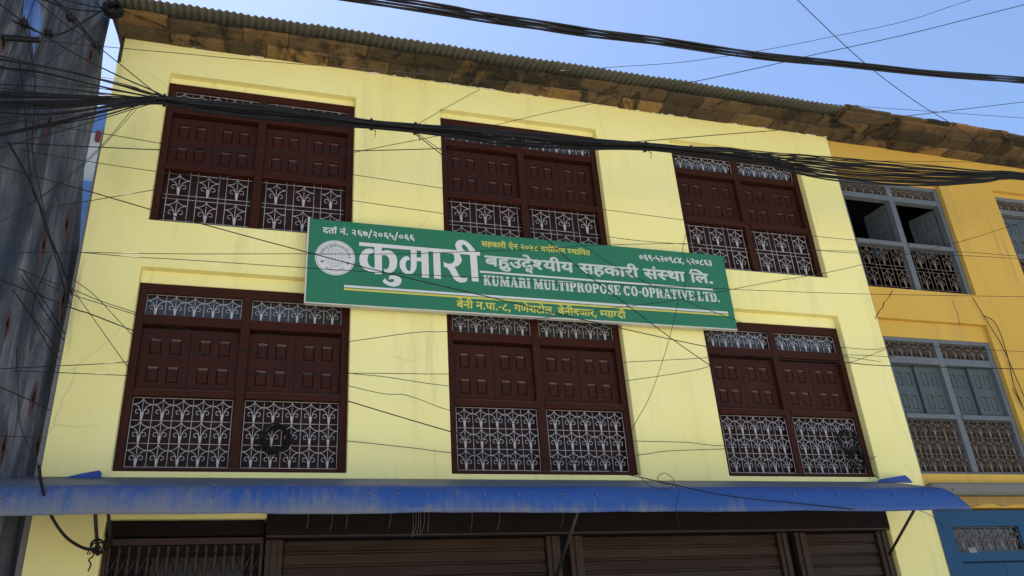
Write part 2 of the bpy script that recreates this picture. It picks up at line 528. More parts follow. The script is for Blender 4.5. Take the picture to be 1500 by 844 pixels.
def make_window(Wd, levels, building, frame, leaf, iron, low='rows', pane='glass', board='back', shutters='closed'):
    """levels: z of sill top, grille top, rail top, shutter top, transom top, header top, head top (from the window's foot)"""
    sill, gt, rt, st, tt, ht, top = levels
    S = .075; MW = .09; cx = Wd / 2
    D0, D1 = 0.0, .10
    b = .004
    fr = MB()
    fr.box(0, S, D0, D1, 0, top, b); fr.box(Wd - S, Wd, D0, D1, 0, top, b)
    fr.box(S, Wd - S, D0 + .002, D1, 0, sill, b)
    fr.box(S, Wd - S, D0 + .002, D1, ht, top, b)
    fr.box(cx - MW / 2, cx + MW / 2, D0 + .003, D1, sill, ht, b)
    bays = ((S, cx - MW / 2), (cx + MW / 2, Wd - S))
    for x0, x1 in bays:
        fr.box(x0, x1, D0 - .012, D1, gt, rt, b)
        fr.box(x0, x1, D0 + .004, D1, st, tt, b)
    win = fr.build('window', frame, building, (0, 0, 0))
    for x0, x1 in bays:
        bk = MB(); bk.box(x0, x1, .10, .115, sill, gt)
        for i in range(1, 4):
            xx = x0 + (x1 - x0) * i / 4
            bk.box(xx - .006, xx + .006, .088, .0995, sill, gt)
        if shutters != 'open':
            bk.build('lower_board', board, win, (0, 0, 0))
        gl = MB(); gl.box(x0, x1, .088, .096, tt, ht)
        gl.build('header_pane', pane, win, (0, 0, 0))
        r = .0037
        if low == 'rows':
            gm = grille_rows(x0 + .012, x1 - .012, sill + .008, gt - .008, 5, 3, .022, r)
        else:
            gm = grille_boxes(x0 + .012, x1 - .012, sill + .008, gt - .012, 3, 2, .022, r)
        gm.build('grille', iron, win, (0, 0, 0))
        grille_rows(x0 + .008, x1 - .008, tt + .006, ht - .006, 5, 1, .026, r * .95).build('header_grille', iron, win, (0, 0, 0))
        mid = (x0 + x1) / 2
        if shutters == 'closed':
            for a, c in ((x0 + .002, mid - .002), (mid + .002, x1 - .002)):
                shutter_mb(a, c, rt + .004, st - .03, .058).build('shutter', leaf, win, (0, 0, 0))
        elif shutters == 'ajar':
            for a, c, s in ((x0 + .002, mid - .002, 1), (mid + .002, x1 - .002, -1)):
                o = shutter_mb(a, c, rt + .004, st - .01, .058)
                px = a if s > 0 else c
                bmesh.ops.rotate(o.bm, verts=o.bm.verts, cent=(px, .09, 0), matrix=Matrix.Rotation(R(5) if s > 0 else R(.6), 3, 'Z'))
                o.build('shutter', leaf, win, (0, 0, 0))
        else:
            for a, c, s, ang in ((x0 + .002, mid - .002, 1, 60 if x0 < .2 else 46), (mid + .002, x1 - .002, -1, 80 if x0 < .2 else 68)):
                o = shutter_mb(a, c, rt + .004, st - .01, .105)
                px = a if s > 0 else c
                bmesh.ops.rotate(o.bm, verts=o.bm.verts, cent=(px, .11, 0), matrix=Matrix.Rotation(s * R(ang), 3, 'Z'))
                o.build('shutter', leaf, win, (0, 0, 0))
    return win

def facade(name, mat, parent, X, Z, holes, depth=.13):
    """front wall sheet with real openings: X, Z cell edges; holes = list of (x0,x1,z0,z1)"""
    mb = MB()
    xs = sorted(set(X + [h[0] for h in holes] + [h[1] for h in holes]))
    zs = sorted(set(Z + [h[2] for h in holes] + [h[3] for h in holes]))
    def solid(i, j):
        if i < 0 or j < 0 or i >= len(xs) - 1 or j >= len(zs) - 1: return True
        cx, cz = (xs[i] + xs[i + 1]) / 2, (zs[j] + zs[j + 1]) / 2
        return not any(h[0] < cx < h[1] and h[2] < cz < h[3] for h in holes)
    for i in range(len(xs) - 1):
        for j in range(len(zs) - 1):
            x0, x1, z0, z1 = xs[i], xs[i + 1], zs[j], zs[j + 1]
            if solid(i, j):
                mb.face([(x0, 0, z0), (x1, 0, z0), (x1, 0, z1), (x0, 0, z1)])
            else:
                d = depth
                if solid(i - 1, j): mb.face([(x0, 0, z0), (x0, 0, z1), (x0, d, z1), (x0, d, z0)])
                if solid(i + 1, j): mb.face([(x1, 0, z0), (x1, d, z0), (x1, d, z1), (x1, 0, z1)])
                if solid(i, j + 1): mb.face([(x0, 0, z1), (x1, 0, z1), (x1, d, z1), (x0, d, z1)])
                if solid(i, j - 1): mb.face([(x0, 0, z0), (x0, d, z0), (x1, d, z0), (x1, 0, z0)])
    return mb

WX = [(-1.21, .845), (1.868, 3.905), (4.955, 6.905)]
YL, YR = -1.76, 7.50
LOWZ, LOWT, LOWN = 3.655, 5.56, 5.70
UPZ, UPT, UPN = 6.24, 8.075, 8.15
house = empty('yellow_building', (YL, 0, 0), 'pale yellow plastered building with six maroon shuttered windows behind the green signboard', 'building')
holes = []
for a, b in WX:
    holes += [(a, b, LOWZ, LOWN), (a, b, UPZ, UPN)]
holes.append((-1.19, 6.86, -.2, 3.235))
fm = facade('wall', 'yellow', house, [YL, YR], [0, 8.56], holes, .2)
# the rest of the shell
fm.face([(YL, 0, 0), (YL, 7, 0), (YL, 7, 8.56), (YL, 0, 8.56)])
fm.face([(YL, 7, 0), (YR, 7, 0), (YR, 7, 8.56), (YL, 7, 8.56)])
fm.face([(YR, 0, 0), (YR, 7, 0), (YR, 7, 8.56), (YR, 0, 8.56)])
fm.build('wall', 'yellow', house, bevel=.010, weld=True)
bk = MB()
for a, b in WX:
    for z0, zt, z1 in ((LOWZ, LOWT, LOWN), (UPZ, UPT, UPN)):
        bk.face([(a, .2, z0), (b, .2, z0), (b, .2, zt), (a, .2, zt)])
bk.face([(-1.19, .2, 0), (6.86, .2, 0), (6.86, .2, 3.235), (-1.19, .2, 3.235)])
bk.build('inner_wall', 'dark_room', house)
for a, b in WX:
    for zt, zn in ((LOWT, LOWN), (UPT, UPN)):
        l = MB(); l.box(a + .002, b - .002, .085, .198, zt + .002, zn - .002)
        l.build('lintel', 'yellow', house)
ce = MB(); ce.hexa([(YL - .002, .012, 0), (YL - .002, .3, 0), (YL - .08, .3, 0), (YL - .075, .012, 0)], [(YL - .002, .012, 7.3), (YL - .002, .3, 7.3), (YL - .03, .3, 7.3), (YL - .02, .012, 7.3)])
ce.build('corner_strip', 'cement', house)

LEV_LOW = (.058, .730, .800, 1.470, 1.570, 1.800, 1.905)
LEV_UP = (.040, .690, .760, 1.440, 1.530, 1.745, 1.835)
def place(win, x, z, sx=1.0):
    win.location = Vector((x, .085, z)) - house.location
    win.scale.x = sx
wl = make_window(2.037, LEV_LOW, house, 'maroon', 'maroon_leaf', 'white_iron', 'rows')
wu = make_window(2.037, LEV_UP, house, 'maroon', 'maroon_leaf', 'white_iron', 'boxes')
for i, (a, b) in enumerate(WX):
    for base, z in ((wl, LOWZ), (wu, UPZ)):
        w = base if i == 0 else copy_tree(base, house)
        place(w, a, z, (b - a) / 2.037)

# roof: corbelled slabs and a corrugated sheet
def slab_course(mb, x0, x1, y0, y1, zb, th, wid, jit=.012, sag=0.0):
    x = x0
    while x < x1 - .05:
        z0 = zb - sag * (x - x0)
        w = wid * random.uniform(.65, 1.35)
        e = min(x + w, x1)
        dy, dz = random.uniform(-jit, jit), random.uniform(-jit * .6, jit * .6)
        sk = random.uniform(-.01, .01)
        n = 5
        lo = []; hi = []
        top_j = random.uniform(-.006, .006)
        # irregular front edge, chipped
        fr = [(x + .004 + (e - x - .008) * i / n, y1 + dy + random.uniform(-.009, .009) + sk * (i / n - .5)) for i in range(n + 1)]
        base = [(fr[-1][0], y0), (fr[0][0], y0)]
        ring = fr + base
        tilt = random.uniform(-.010, .010)
        lo = [(p[0], p[1], z0 + dz + tilt * (p[1] - y0) / (y1 - y0)) for p in ring]
        hi = [(p[0], p[1], z0 + dz + th + top_j + tilt * (p[1] - y0) / (y1 - y0)) for p in ring]
        mb.hexa(lo, hi)
        x = e
    return mb
sl = MB()
slab_course(sl, YL - .03, YR + .02, .05, -.165, 8.548, .05, .62)
slab_course(sl, YL - .04, YR + .05, .0, -.345, 8.598, .055, .68)
sl.build('stone_eave', 'stone', house)
mo = MB()
for i in range(40):
    x = random.uniform(1.3, YR) if i < 35 else random.uniform(YL, 1.3)
    w = random.uniform(.02, .26) * random.random() ** .5; h = random.uniform(.004, .013)
    n = 9
    ring = [(x + w * math.cos(k / n * 6.283) * .5 * random.uniform(.6, 1.2), 8.545 - h * .4 + h * math.sin(k / n * 6.283) * random.uniform(.7, 1.2)) for k in range(n)]
    mo.hexa([(p[0], -.016 - random.uniform(0, .004), p[1]) for p in ring], [(p[0], .02, p[1]) for p in ring])
mo.build('lime_mortar', 'old_mortar', house)
cs = MB()
NX = 2 * 8
xs0, xs1 = YL - .12, 7.52
pitch_ = .0762 * 1.0
cnt = int((xs1 - xs0) / pitch_ * 8)
prev = None
def cor(i, y, z): 
    x = xs0 + (xs1 - xs0) * i / cnt
    return (x, y, z + .0135 * math.sin(2 * math.pi * (x - xs0) / pitch_) + .012 * noise.noise((x * .7, y, 0)) + (.008 if int((x - xs0) / .72) % 2 else 0))
rows_ = []
for (y, z) in ((-.575, 8.635), (-.30, 8.685), (2.5, 9.5), (6.8, 8.7)):
    rows_.append([cs.bm.verts.new(cor(i, y + (.012 * noise.noise((i * .03, 3, 0)) if y < -.5 else 0), z)) for i in range(cnt + 1)])
for a, b in zip(rows_, rows_[1:]):
    for i in range(cnt):
        f = cs.bm.faces.new([a[i], a[i + 1], b[i + 1], b[i]]); f.smooth = True
ro = cs.build('corrugated_roof', 'zinc', house)
sm = ro.modifiers.new('thick', 'SOLIDIFY'); sm.thickness = .003

# shop front: folding gate, hood board, roller shutters
gt_ = MB()
gy = .10
for i in range(17):
    x = -1.15 + i * .0785
    gt_.box(x, x + .02, gy, gy + .02, 0, 3.02)
for i in range(16):
    x = -1.14 + i * .0785
    for j in range(7):
        z = .25 + j * .42
        gt_.tube([(x, gy - .008, z), (x + .0785, gy - .008, z + .19)], .006, 4)
        gt_.tube([(x, gy + .028, z + .19), (x + .0785, gy + .028, z)], .006, 4)
gt_.box(-1.185, .125, gy - .012, gy + .04, 3.03, 3.085)
gt_.box(-1.185, -1.155, gy - .012, gy + .04, 0, 3.03)
gt_.box(.10, .125, gy - .012, gy + .04, 0, 3.03)
gt_.build('folding_gate', 'gate', house)
gb = MB(); gb.box(-1.18, .125, .055, .195, 3.10, 3.23)
gb.build('gate_lintel', 'hood', house)
gi = MB(); gi.box(-.80, -.05, .150, .165, 2.40, 2.93); gi.build('inner_panel', 'dim_panel', house)
hb = MB(); hb.box(.14, 6.855, -.015, .18, 3.085, 3.36)
hb.build('shutter_hood', 'hood', house)
hr = MB(); hr.box(.14, 6.855, -.012, .05, 3.062, 3.083, .003); hr.build('hood_rail', 'gate', house)
def roller(x0, x1):
    mb = MB()
    z = 3.055
    while z > .05:
        h = .118
        mb.hexa([(x0, .12, z), (x1, .12, z), (x1, .12, z - h + .012), (x0, .12, z - h + .012)], [(x0, .1, z - .012), (x1, .1, z - .012), (x1, .085, z - h + .018), (x0, .085, z - h + .018)])
        z -= h
    mb.box(x0, x1, .121, .126, .0, 3.05)
    return mb.build('roller_shutter', 'slats', house)
for x0, x1 in ((.31, 2.80), (3.20, 5.42), (5.80, 6.70)):
    roller(x0, x1)
for x0, x1 in ((.145, .30), (2.81, 2.95), (3.05, 3.19), (5.43, 5.55), (5.65, 5.79), (6.71, 6.85)):
    p = MB(); p.box(x0, x1, .05, .14, 0, 3.055, .005); p.box(x0 + .05, x1 - .05, .03, .0499, 0, 3.05, .003)
    p.build('guide_post', 'slats', house)

# ------------------------------------------------------------------ ochre neighbour
och = empty('ochre_building', (7.5, 0, 0), 'ochre yellow house with faded grey blue windows beside the pale yellow building', 'building')
OX = [(7.505, 9.260), (10.25, 12.005)]
oh = []
for a, b in OX:
    oh += [(a, b, 3.70, 5.72), (a, b, 6.165, 7.985)]
oh.append((7.51, 9.35, 0, 3.30))
om = facade('wall', 'orange', och, [7.503, 17], [0, 8.50], oh, .16)
om.face([(17, 0, 0), (17, 7, 0), (17, 7, 8.50), (17, 0, 8.50)])
om.face([(7.503, 7, 0), (17, 7, 0), (17, 7, 8.47), (7.503, 7, 8.47)])
om.build('wall', 'orange', och, bevel=.010, weld=True)
for a, b in OX:
    for zt, zn in ((5.485, 5.72), (7.91, 7.985)):
        l = MB(); l.box(a + .002, b - .002, .06, .158, zt + .002, zn - .002); l.build('lintel', 'orange', och)
OLOW = (.040, .700, .760, 1.430, 1.525, 1.735, 1.785)
OUP = (.040, .700, .765, 1.455, 1.535, 1.695, 1.745)
OW = 1.755
def oplace(w, x, z): w.location = Vector((x, .06, z)) - och.location
ol = make_window(OW, OLOW, och, 'grey_blue', 'grey_blue_leaf', 'rust_iron', 'rows', 'grey_back', 'grey_back', shutters='ajar'); oplace(ol, 7.505, 3.70)
oplace(copy_tree(ol, och), 10.25, 3.70)
ou = make_window(OW, OUP, och, 'grey_blue', 'grey_blue_leaf', 'rust_iron', 'boxes', 'grey_back', 'grey_back', shutters='open'); oplace(ou, 7.505, 6.165)
ov = make_window(OW, OUP, och, 'grey_blue', 'grey_blue_leaf', 'rust_iron', 'boxes', 'grey_back', 'grey_back', shutters='closed'); oplace(ov, 10.25, 6.165)
ib = MB()
x0, x1, y0, y1, z0, z1 = 7.502, 9.9, .17, 3.0, 5.9, 8.2
ib.face([(x0, y1, z0), (x1, y1, z0), (x1, y1, z1), (x0, y1, z1)]); ib.face([(x0, y0, z0), (x0, y1, z0), (x0, y1, z1), (x0, y0, z1)])
ib.face([(x1, y0, z0), (x1, y0, z1), (x1, y1, z1), (x1, y1, z0)]); ib.face([(x0, y0, z0), (x1, y0, z0), (x1, y1, z0), (x0, y1, z0)])
ib.face([(x0, y0, z1), (x0, y1, z1), (x1, y1, z1), (x1, y0, z1)])
for a, b, c, d in ((9.23, x1, z0, z1), (x0, 9.23, z0, 6.17), (x0, 9.23, 7.9, z1)):
    ib.face([(a, y0, c), (b, y0, c), (b, y0, d), (a, y0, d)])
ib.build('room_inside', 'dark_room', och)
ob = MB()
for a, b, z0, z1 in ((7.506, 9.259, 3.70, 5.49), (10.251, 12.004, 3.70, 5.49), (10.251, 12.004, 6.165, 7.92)):
    ob.box(a, b, .1605, .17, z0, z1)
ob.build('inner_wall', 'dark_room', och)
osl = MB()
slab_course(osl, 7.53, 17, .05, -.17, 8.488, .045, .5, .012, .008)
slab_course(osl, 7.50, 17, .0, -.38, 8.525, .045, .66, .014, .008)
slab_course(osl, 7.45, 17, -.2, -.54, 8.565, .04, .75, .012, .010)
slab_course(osl, 7.50, 17, -.3, -.60, 8.60, .030, .60, .012, .012)
slab_course(osl, 7.42, 7.66, -.25, -.60, 8.640, .035, .4, .01)
osl.build('stone_eave', 'stone', och)
rf = MB(); rf.hexa([(7.53, -.5, 8.60), (17, -.5, 8.60), (17, 6.8, 8.6), (7.53, 6.8, 8.6)], [(7.53, -.5, 8.66), (17, -.5, 8.66), (17, 3.2, 9.7), (7.53, 3.2, 9.7)])
rf.build('slate_roof', 'stone', och)
lg = MB(); lg.box(7.505, 17, -.11, .02, 3.43, 3.57, .02)
lg.build('concrete_ledge', 'ledge', och)
rpz = MB(); rr_ = random.Random(9)
N_ = 60
up_ = [(7.505 + 9 * i / N_, -.014, 3.428) for i in range(N_ + 1)]
dn_ = [(7.505 + 9 * i / N_, -.010, 3.325 + rr_.uniform(-.02, .035)) for i in range(N_ + 1)]
for i in range(N_):
    rpz.hexa([up_[i], up_[i + 1], dn_[i + 1], dn_[i]], [tuple(Vector(q) + Vector((0, .02, 0))) for q in (up_[i], up_[i + 1], dn_[i + 1], dn_[i])])
rpz.build('broken_plaster_band', 'rough_plaster', och, weld=True)
def crack(pts, w):
    mb = MB()
    P = [at(x, y, -.0) for x, y in pts]
    for a, b in zip(P, P[1:]):
        ww = w * random.uniform(.5, 1.2); w2 = w * random.uniform(.5, 1.2)
        mb.hexa([(a.x - ww, -.003, a.z), (a.x + ww, -.003, a.z + ww * .4), (b.x + w2, -.003, b.z + w2 * .4), (b.x - w2, -.003, b.z)],
                [(a.x - ww, .004, a.z), (a.x + ww, .004, a.z + ww * .4), (b.x + w2, .004, b.z + w2 * .4), (b.x - w2, .004, b.z)])
    return mb.build('wall_crack', 'crack', och)
crack([(1307, 426), (1302, 436), (1295, 443), (1293, 451), (1288, 456), (1284, 463), (1282, 468)], .008)
crack([(1395, 440), (1398, 450), (1402, 458), (1404, 468), (1406, 476)], .0022)
# blue door with its fanlight grille
dr = MB()
dr.box(7.512, 7.76, .03, .13, 0, 3.28, .004); dr.box(9.22, 9.34, .03, .13, 0, 3.28, .004)
dr.box(7.76, 9.22, .032, .13, 3.09, 3.28, .004); dr.box(7.76, 9.22, .032, .13, 2.70, 2.815, .004)
dr.box(8.72, 9.22, .034, .12, 2.816, 3.089)
door = dr.build('door', 'blue_door', och)
grille_rows(7.77, 8.715, 2.825, 3.085, 5, 1, .06, .005).build('fanlight_grille', 'rust_iron', door)
fb = MB(); fb.box(7.76, 8.72, .11, .12, 2.816, 3.089); fb.build('fanlight_pane', 'glass', door)
shutter_mb(7.765, 8.385, .02, 2.69, .07).build('door_leaf', 'blue_door', door)
shutter_mb(8.39, 9.215, .02, 2.69, .07).build('door_leaf', 'blue_door', door)
np_ = MB(); p0 = at(1425, 806, .025); np_.box(p0.x - .055, p0.x + .055, .022, .030, p0.z - .03, p0.z + .03, .003)
npl = np_.build('number_plate', 'plate', door)
q = MB()
for i in range(5): q.box(p0.x - .045 + i * .02, p0.x - .032 + i * .02, .019, .0218, p0.z + .002, p0.z + .022)
q.box(p0.x - .045, p0.x + .045, .019, .0218, p0.z - .022, p0.z - .014)
q.build('plate_mark', 'vinyl_grey', npl)

# ------------------------------------------------------------------ grey building at the alley
LA = Vector((-1.875, .10, 0)); LB = Vector((-2.70, -1.85, 0))
gbld = empty('grey_building', (LA.x, LA.y, 0), 'dark blue grey cement building with diamond vents across the narrow alley', 'building')
ld = (LB - LA).normalized(); ln = Vector((ld.y, -ld.x, 0))     # along, outward
if ln.x < 0: ln = -ln
def onwall(px, py, off=0.0):
    d = RIGHT * ((px - 750) / FOC) - UP * ((py - 422) / FOC) + FWD
    t = ((LA + ln * off) - CAMP).dot(ln) / d.dot(ln)
    return CAMP + d * t
e_top = onwall(163, 25)
gw = MB()
NZ = 14
edge = [(25, 844), (40, 770), (55, 696), (72, 600), (88, 528), (104, 450), (118, 382), (121, 330), (126, 250), (134, 200), (143, 160), (149, 112), (153, 69), (163, 25), (172, -30), (185, -110)]
rim = [onwall(x - (3 if y > 200 else 1), y) for x, y in edge]
rim = [Vector((LA.x, LA.y, 0)) if False else Vector((rim[0].x, rim[0].y, 0))] + rim
for a, b in zip(rim, rim[1:]):
    gw.face([(LB.x - 3, LB.y - 6, a.z) if False else (LB.x, LB.y, a.z), a, b, (LB.x, LB.y, b.z)])
    gw.face([a, (a.x - 4, a.y + .9, a.z), (b.x - 4, b.y + .9, b.z), b])
zt = rim[-1].z
gw.face([(LB.x, LB.y, 0), (LB.x - 4, LB.y + 1, 0), (LB.x - 4, LB.y + 1, zt), (LB.x, LB.y, zt)])
gw.face([(LB.x, LB.y, zt), rim[-1], (rim[-1].x - 4, rim[-1].y + .9, zt), (LB.x - 4, LB.y + 1, zt)])
gw.build('wall', 'greywall', gbld, weld=True)
def vent(cx, y0, y1, w, tilt=0):
    c = onwall(cx, (y0 + y1) / 2); hh = (onwall(cx, y0).z - onwall(cx, y1).z) / 2
    hw = .62 * (onwall(cx + w / 2, (y0 + y1) / 2) - onwall(cx - w / 2, (y0 + y1) / 2)).length / 2
    U = ld * -1
    def P(a, b, o): return c + U * a * hw + Vector((0, 0, b * hh)) + ln * o
    D = [(0, -1), (1, 0), (0, 1), (-1, 0)]
    mb = MB()
    for i in range(4):
        p, q_ = D[i], D[(i + 1) % 4]
        mb.hexa([P(p[0], p[1], -.01), P(q_[0], q_[1], -.01), P(q_[0], q_[1], .018), P(p[0], p[1], .018)],
                [P(p[0] * .86, p[1] * .89, -.01), P(q_[0] * .86, q_[1] * .89, -.01), P(q_[0] * .86, q_[1] * .89, .018), P(p[0] * .86, p[1] * .89, .018)])
    v = mb.build('vent', 'brickrim', gbld)
    m2 = MB(); m2.hexa([P(x * .85, y * .88, .003) for x, y in D], [P(x * .85, y * .88, -.01) for x, y in D]); m2.build('vent_hollow', 'hood', v)
    m3 = MB(); m3.hexa([P(x * .84, y * .87, .006) for x, y in ((0, -1), (1, 0), (.35, -.12), (-.7, -.35))], [P(x * .84, y * .87, -.01) for x, y in ((0, -1), (1, 0), (.35, -.12), (-.7, -.35))])
    m3.build('vent_brick', 'brick', v)
for a in ((131, 58, 108, 9), (70, 152, 214, 11), (96, 301, 362, 11), (62, 332, 390, 12), (91, 405, 476, 10), (47, 555, 613, 13), (53, 632, 672, 9), (3, 622, 692, 14), (9, 452, 500, 12), (3, 50, 82, 10)):
    vent(*a)
bp = MB()
pp = [(36, -8), (55, -8), (58, 6), (61, 22), (62, 38), (58, 51), (53, 55), (51, 70), (49, 80), (47, 60), (44, 50), (42, 40), (38, 30), (36, 22), (33, 24), (34, 12)]
bp.hexa([onwall(x, y, .012) for x, y in pp], [onwall(x, y, -.004) for x, y in pp])
bp.build('blue_patch', 'blue_stain', gbld)

# small house at the far end of the alley
ax = at(140, 195, 5.0)
wh = empty('alley_house', (ax.x, 5, 0), 'small white and light blue house glimpsed at the end of the alley', 'building')
m = MB(); m.box(ax.x - 1.6, ax.x + 2, 5, 8, 0, ax.z); m.build('wall', 'white_wall', wh)
m = MB(); m.box(ax.x - .25, ax.x + 1.9, 5.1, 7.9, ax.z + .002, at(145, 157, 5.1).z); m.build('upper_room', 'skyblue', wh)
m = MB(); a = at(114, 345, 4.98); m.box(a.x - .8, a.x + .12, 4.9, 4.998, 0, at(118, 268, 4.98).z); m.build('blue_side_wall', 'skyblue', wh)
m = MB(); a = at(143, 205, 4.95); m.box(a.x - .04, a.x + .03, 4.9, 4.995, a.z - .02, a.z + .16, .005); m.build('red_bracket', 'red_paint', wh)
rl = MB(); z0 = at(145, 157, 5.1).z
for i in range(4):
    x = ax.x - .2 + i * .35
    rl.tube([(x, 5.2, z0), (x, 5.2, z0 + .75)], .010, 5)
for zz in (.35, .74): rl.tube([(ax.x - .2, 5.2, z0 + zz), (ax.x + 1.6, 5.2, z0 + zz)], .008, 5)
rl.build('railing', 'red_paint', wh)

# ------------------------------------------------------------------ awning
awn = empty('awning', (2.5, 0, 3.1), 'long dusty blue sheet metal awning above the shop shutters', 'awning')
prof = [(.0, 3.600), (-.30, 3.500), (-.60, 3.402), (-.76, 3.350), (-.82, 3.322), (-.862, 3.275), (-.885, 3.22), (-.90, 3.13), (-.905, 3.085)]
am = MB()
xsA, xeA = -2.04, 7.15
nx = 150
grid = []
for i in range(nx + 1):
    t = i / nx
    col = []
    for j, (y, z) in enumerate(prof):
        x0, x1 = xsA, xeA - .30 * (1 - min(1, max(0, (3.40 - z) / .3))) * (1 if j > 2 else 1)
        x1 = xeA + .03 - (.22 if z > 3.33 else .22 * max(0, (z - 3.085) / .245))
        x = x0 + (x1 - x0) * t
        dz = .012 * noise.noise((x * .8, z * 2, 1)) + .006 * noise.noise((x * 3, z * 5, 4))
        dy = .014 * noise.noise((x * 1.3, z * 3, 7)) + .006 * noise.noise((x * 5, z * 4, 2))
        if j == 0: dy = dz = 0
        col.append(am.bm.verts.new((x, y + dy, z + dz)))
    grid.append(col)
for i in range(nx):
    for j in range(len(prof) - 1):
        f = am.bm.faces.new([grid[i][j], grid[i + 1][j], grid[i + 1][j + 1], grid[i][j + 1]]); f.smooth = True
sh = am.build('sheet', 'awning', awn)
so_ = sh.modifiers.new('thick', 'SOLIDIFY'); so_.thickness = .004
sw = MB()
for x, y in ((3, 728), (96, 729), (160, 728), (227, 725), (313, 711), (312, 726), (378, 726), (429, 725), (488, 725), (540, 724), (583, 724), (583, 711), (627, 724), (669, 725), (710, 725), (760, 726), (822, 725), (874, 725), (920, 726), (975, 726), (1034, 727), (1077, 726), (1118, 726), (1163, 725), (1226, 725), (1267, 725), (1308, 725), (1354, 724), (1398, 725), (1396, 717)):
    c = at(x, y, -.888)
    sw.tube([(c.x, c.y + .01, c.z), (c.x, c.y - .012, c.z), (c.x, c.y - .016, c.z)], [.008, .008, .005], 8)
sw.build('screws', 'screw', awn)
for a, b in (((1342, 742, -.86), (1303, 812, -.02)), ((847, 748, -.86), (813, 850, -.02)), ((139, 745, -.8), (143, 812, -.04)), ((158, 745, -.8), (163, 800, -.04))):
    st_ = MB(); st_.tube([at(*a), at(*b)], .016, 6); st_.build('strut', 'rodiron', awn)
for pts in (((92, 700), (118, 694), (146, 689), (149, 693), (148, 700)), ((1284, 706), (1290, 702), (1326, 696), (1333, 702), (1337, 707))):
    fl = MB(); fl.hexa([at(x, y, -.10) for x, y in pts], [at(x, y, -.10) + Vector((0, .012, -.002)) for x, y in pts]); fl.build('tin_flap', 'flap', awn)
rng = random.Random(3)
for x, y0, y1 in ((452, 752, 775), (487, 752, 776), (508, 750, 775), (573, 752, 775), (692, 750, 776), (731, 750, 776), (824, 752, 773), (605, 752, 788), (609, 752, 786), (613, 752, 785), (616, 752, 785), (621, 752, 780), (628, 752, 779)):
    p = [at(x, y0 - 4, -.4), at(x + rng.uniform(-1, 1), (y0 + y1) / 2, -.4), at(x - rng.uniform(1, 5), y1, -.4)]
    wl_ = MB(); wl_.tube(spline(p, 4), .0020, 4); wl_.build('loose_wire', 'cement', awn)
BIG = [[[0.681,0.631],[0.679,0.663],[0.666,0.673],[0.637,0.677],[0.593,0.665],[0.557,0.628],[0.535,0.576],[0.531,0.526],[0.541,0.477],[0.563,0.442],[0.596,0.416],[0.64,0.399],[0.697,0.396],[0.697,0.448],[0.668,0.451],[0.64,0.469],[0.624,0.501],[0.616,0.542],[0.623,0.588],[0.641,0.612]],[[0.687,0.724],[0.768,0.728],[0.772,0.38],[0.698,0.374]],[[0.766,0.656],[0.813,0.674],[0.857,0.673],[0.902,0.643],[0.928,0.595],[0.935,0.545],[0.927,0.478],[0.901,0.43],[0.865,0.4],[0.828,0.397],[0.799,0.409],[0.789,0.449],[0.806,0.438],[0.828,0.444],[0.846,0.479],[0.852,0.529],[0.846,0.575],[0.824,0.606],[0.798,0.612],[0.766,0.604]],[[0.847,0.314],[0.843,0.351],[0.861,0.371],[0.901,0.376],[0.953,0.364],[0.98,0.334],[0.974,0.292],[0.949,0.257],[0.901,0.239],[0.85,0.246],[0.807,0.266],[0.776,0.294],[0.803,0.334],[0.81,0.32],[0.828,0.301],[0.865,0.287],[0.894,0.298],[0.903,0.315],[0.89,0.33],[0.868,0.33]],[[1.08,0.736],[1.147,0.738],[1.146,0.564],[1.143,0.496],[1.124,0.445],[1.093,0.409],[1.056,0.4],[1.019,0.407],[0.986,0.433],[0.962,0.481],[0.959,0.531],[0.972,0.569],[1.002,0.606],[1.036,0.622],[1.062,0.611],[1.074,0.573],[1.05,0.576],[1.032,0.558],[1.022,0.524],[1.027,0.478],[1.045,0.446],[1.068,0.438],[1.079,0.462],[1.082,0.567]],[[1.143,0.615],[1.205,0.62],[1.205,0.569],[1.143,0.57]],[[1.195,0.722],[1.274,0.723],[1.278,0.376],[1.2,0.374]],[[1.327,0.725],[1.404,0.728],[1.408,0.373],[1.331,0.375]],[[1.535,0.728],[1.605,0.726],[1.634,0.681],[1.648,0.635],[1.635,0.586],[1.599,0.549],[1.556,0.532],[1.567,0.525],[1.613,0.423],[1.632,0.408],[1.655,0.404],[1.703,0.414],[1.696,0.375],[1.668,0.354],[1.622,0.346],[1.577,0.361],[1.547,0.392],[1.504,0.486],[1.475,0.521],[1.444,0.523],[1.442,0.59],[1.469,0.571],[1.515,0.567],[1.546,0.583],[1.566,0.619],[1.564,0.67]],[[1.741,0.73],[1.82,0.733],[1.827,0.374],[1.75,0.373]],[[1.605,0.726],[1.587,0.772],[1.578,0.81],[1.59,0.846],[1.618,0.874],[1.658,0.884],[1.697,0.874],[1.743,0.844],[1.784,0.795],[1.806,0.762],[1.79,0.743],[1.742,0.738],[1.733,0.755],[1.713,0.792],[1.691,0.819],[1.667,0.826],[1.653,0.808],[1.658,0.778],[1.676,0.75],[1.699,0.734]],[[0.526,0.744],[1.861,0.745],[1.859,0.7],[0.527,0.7]]]
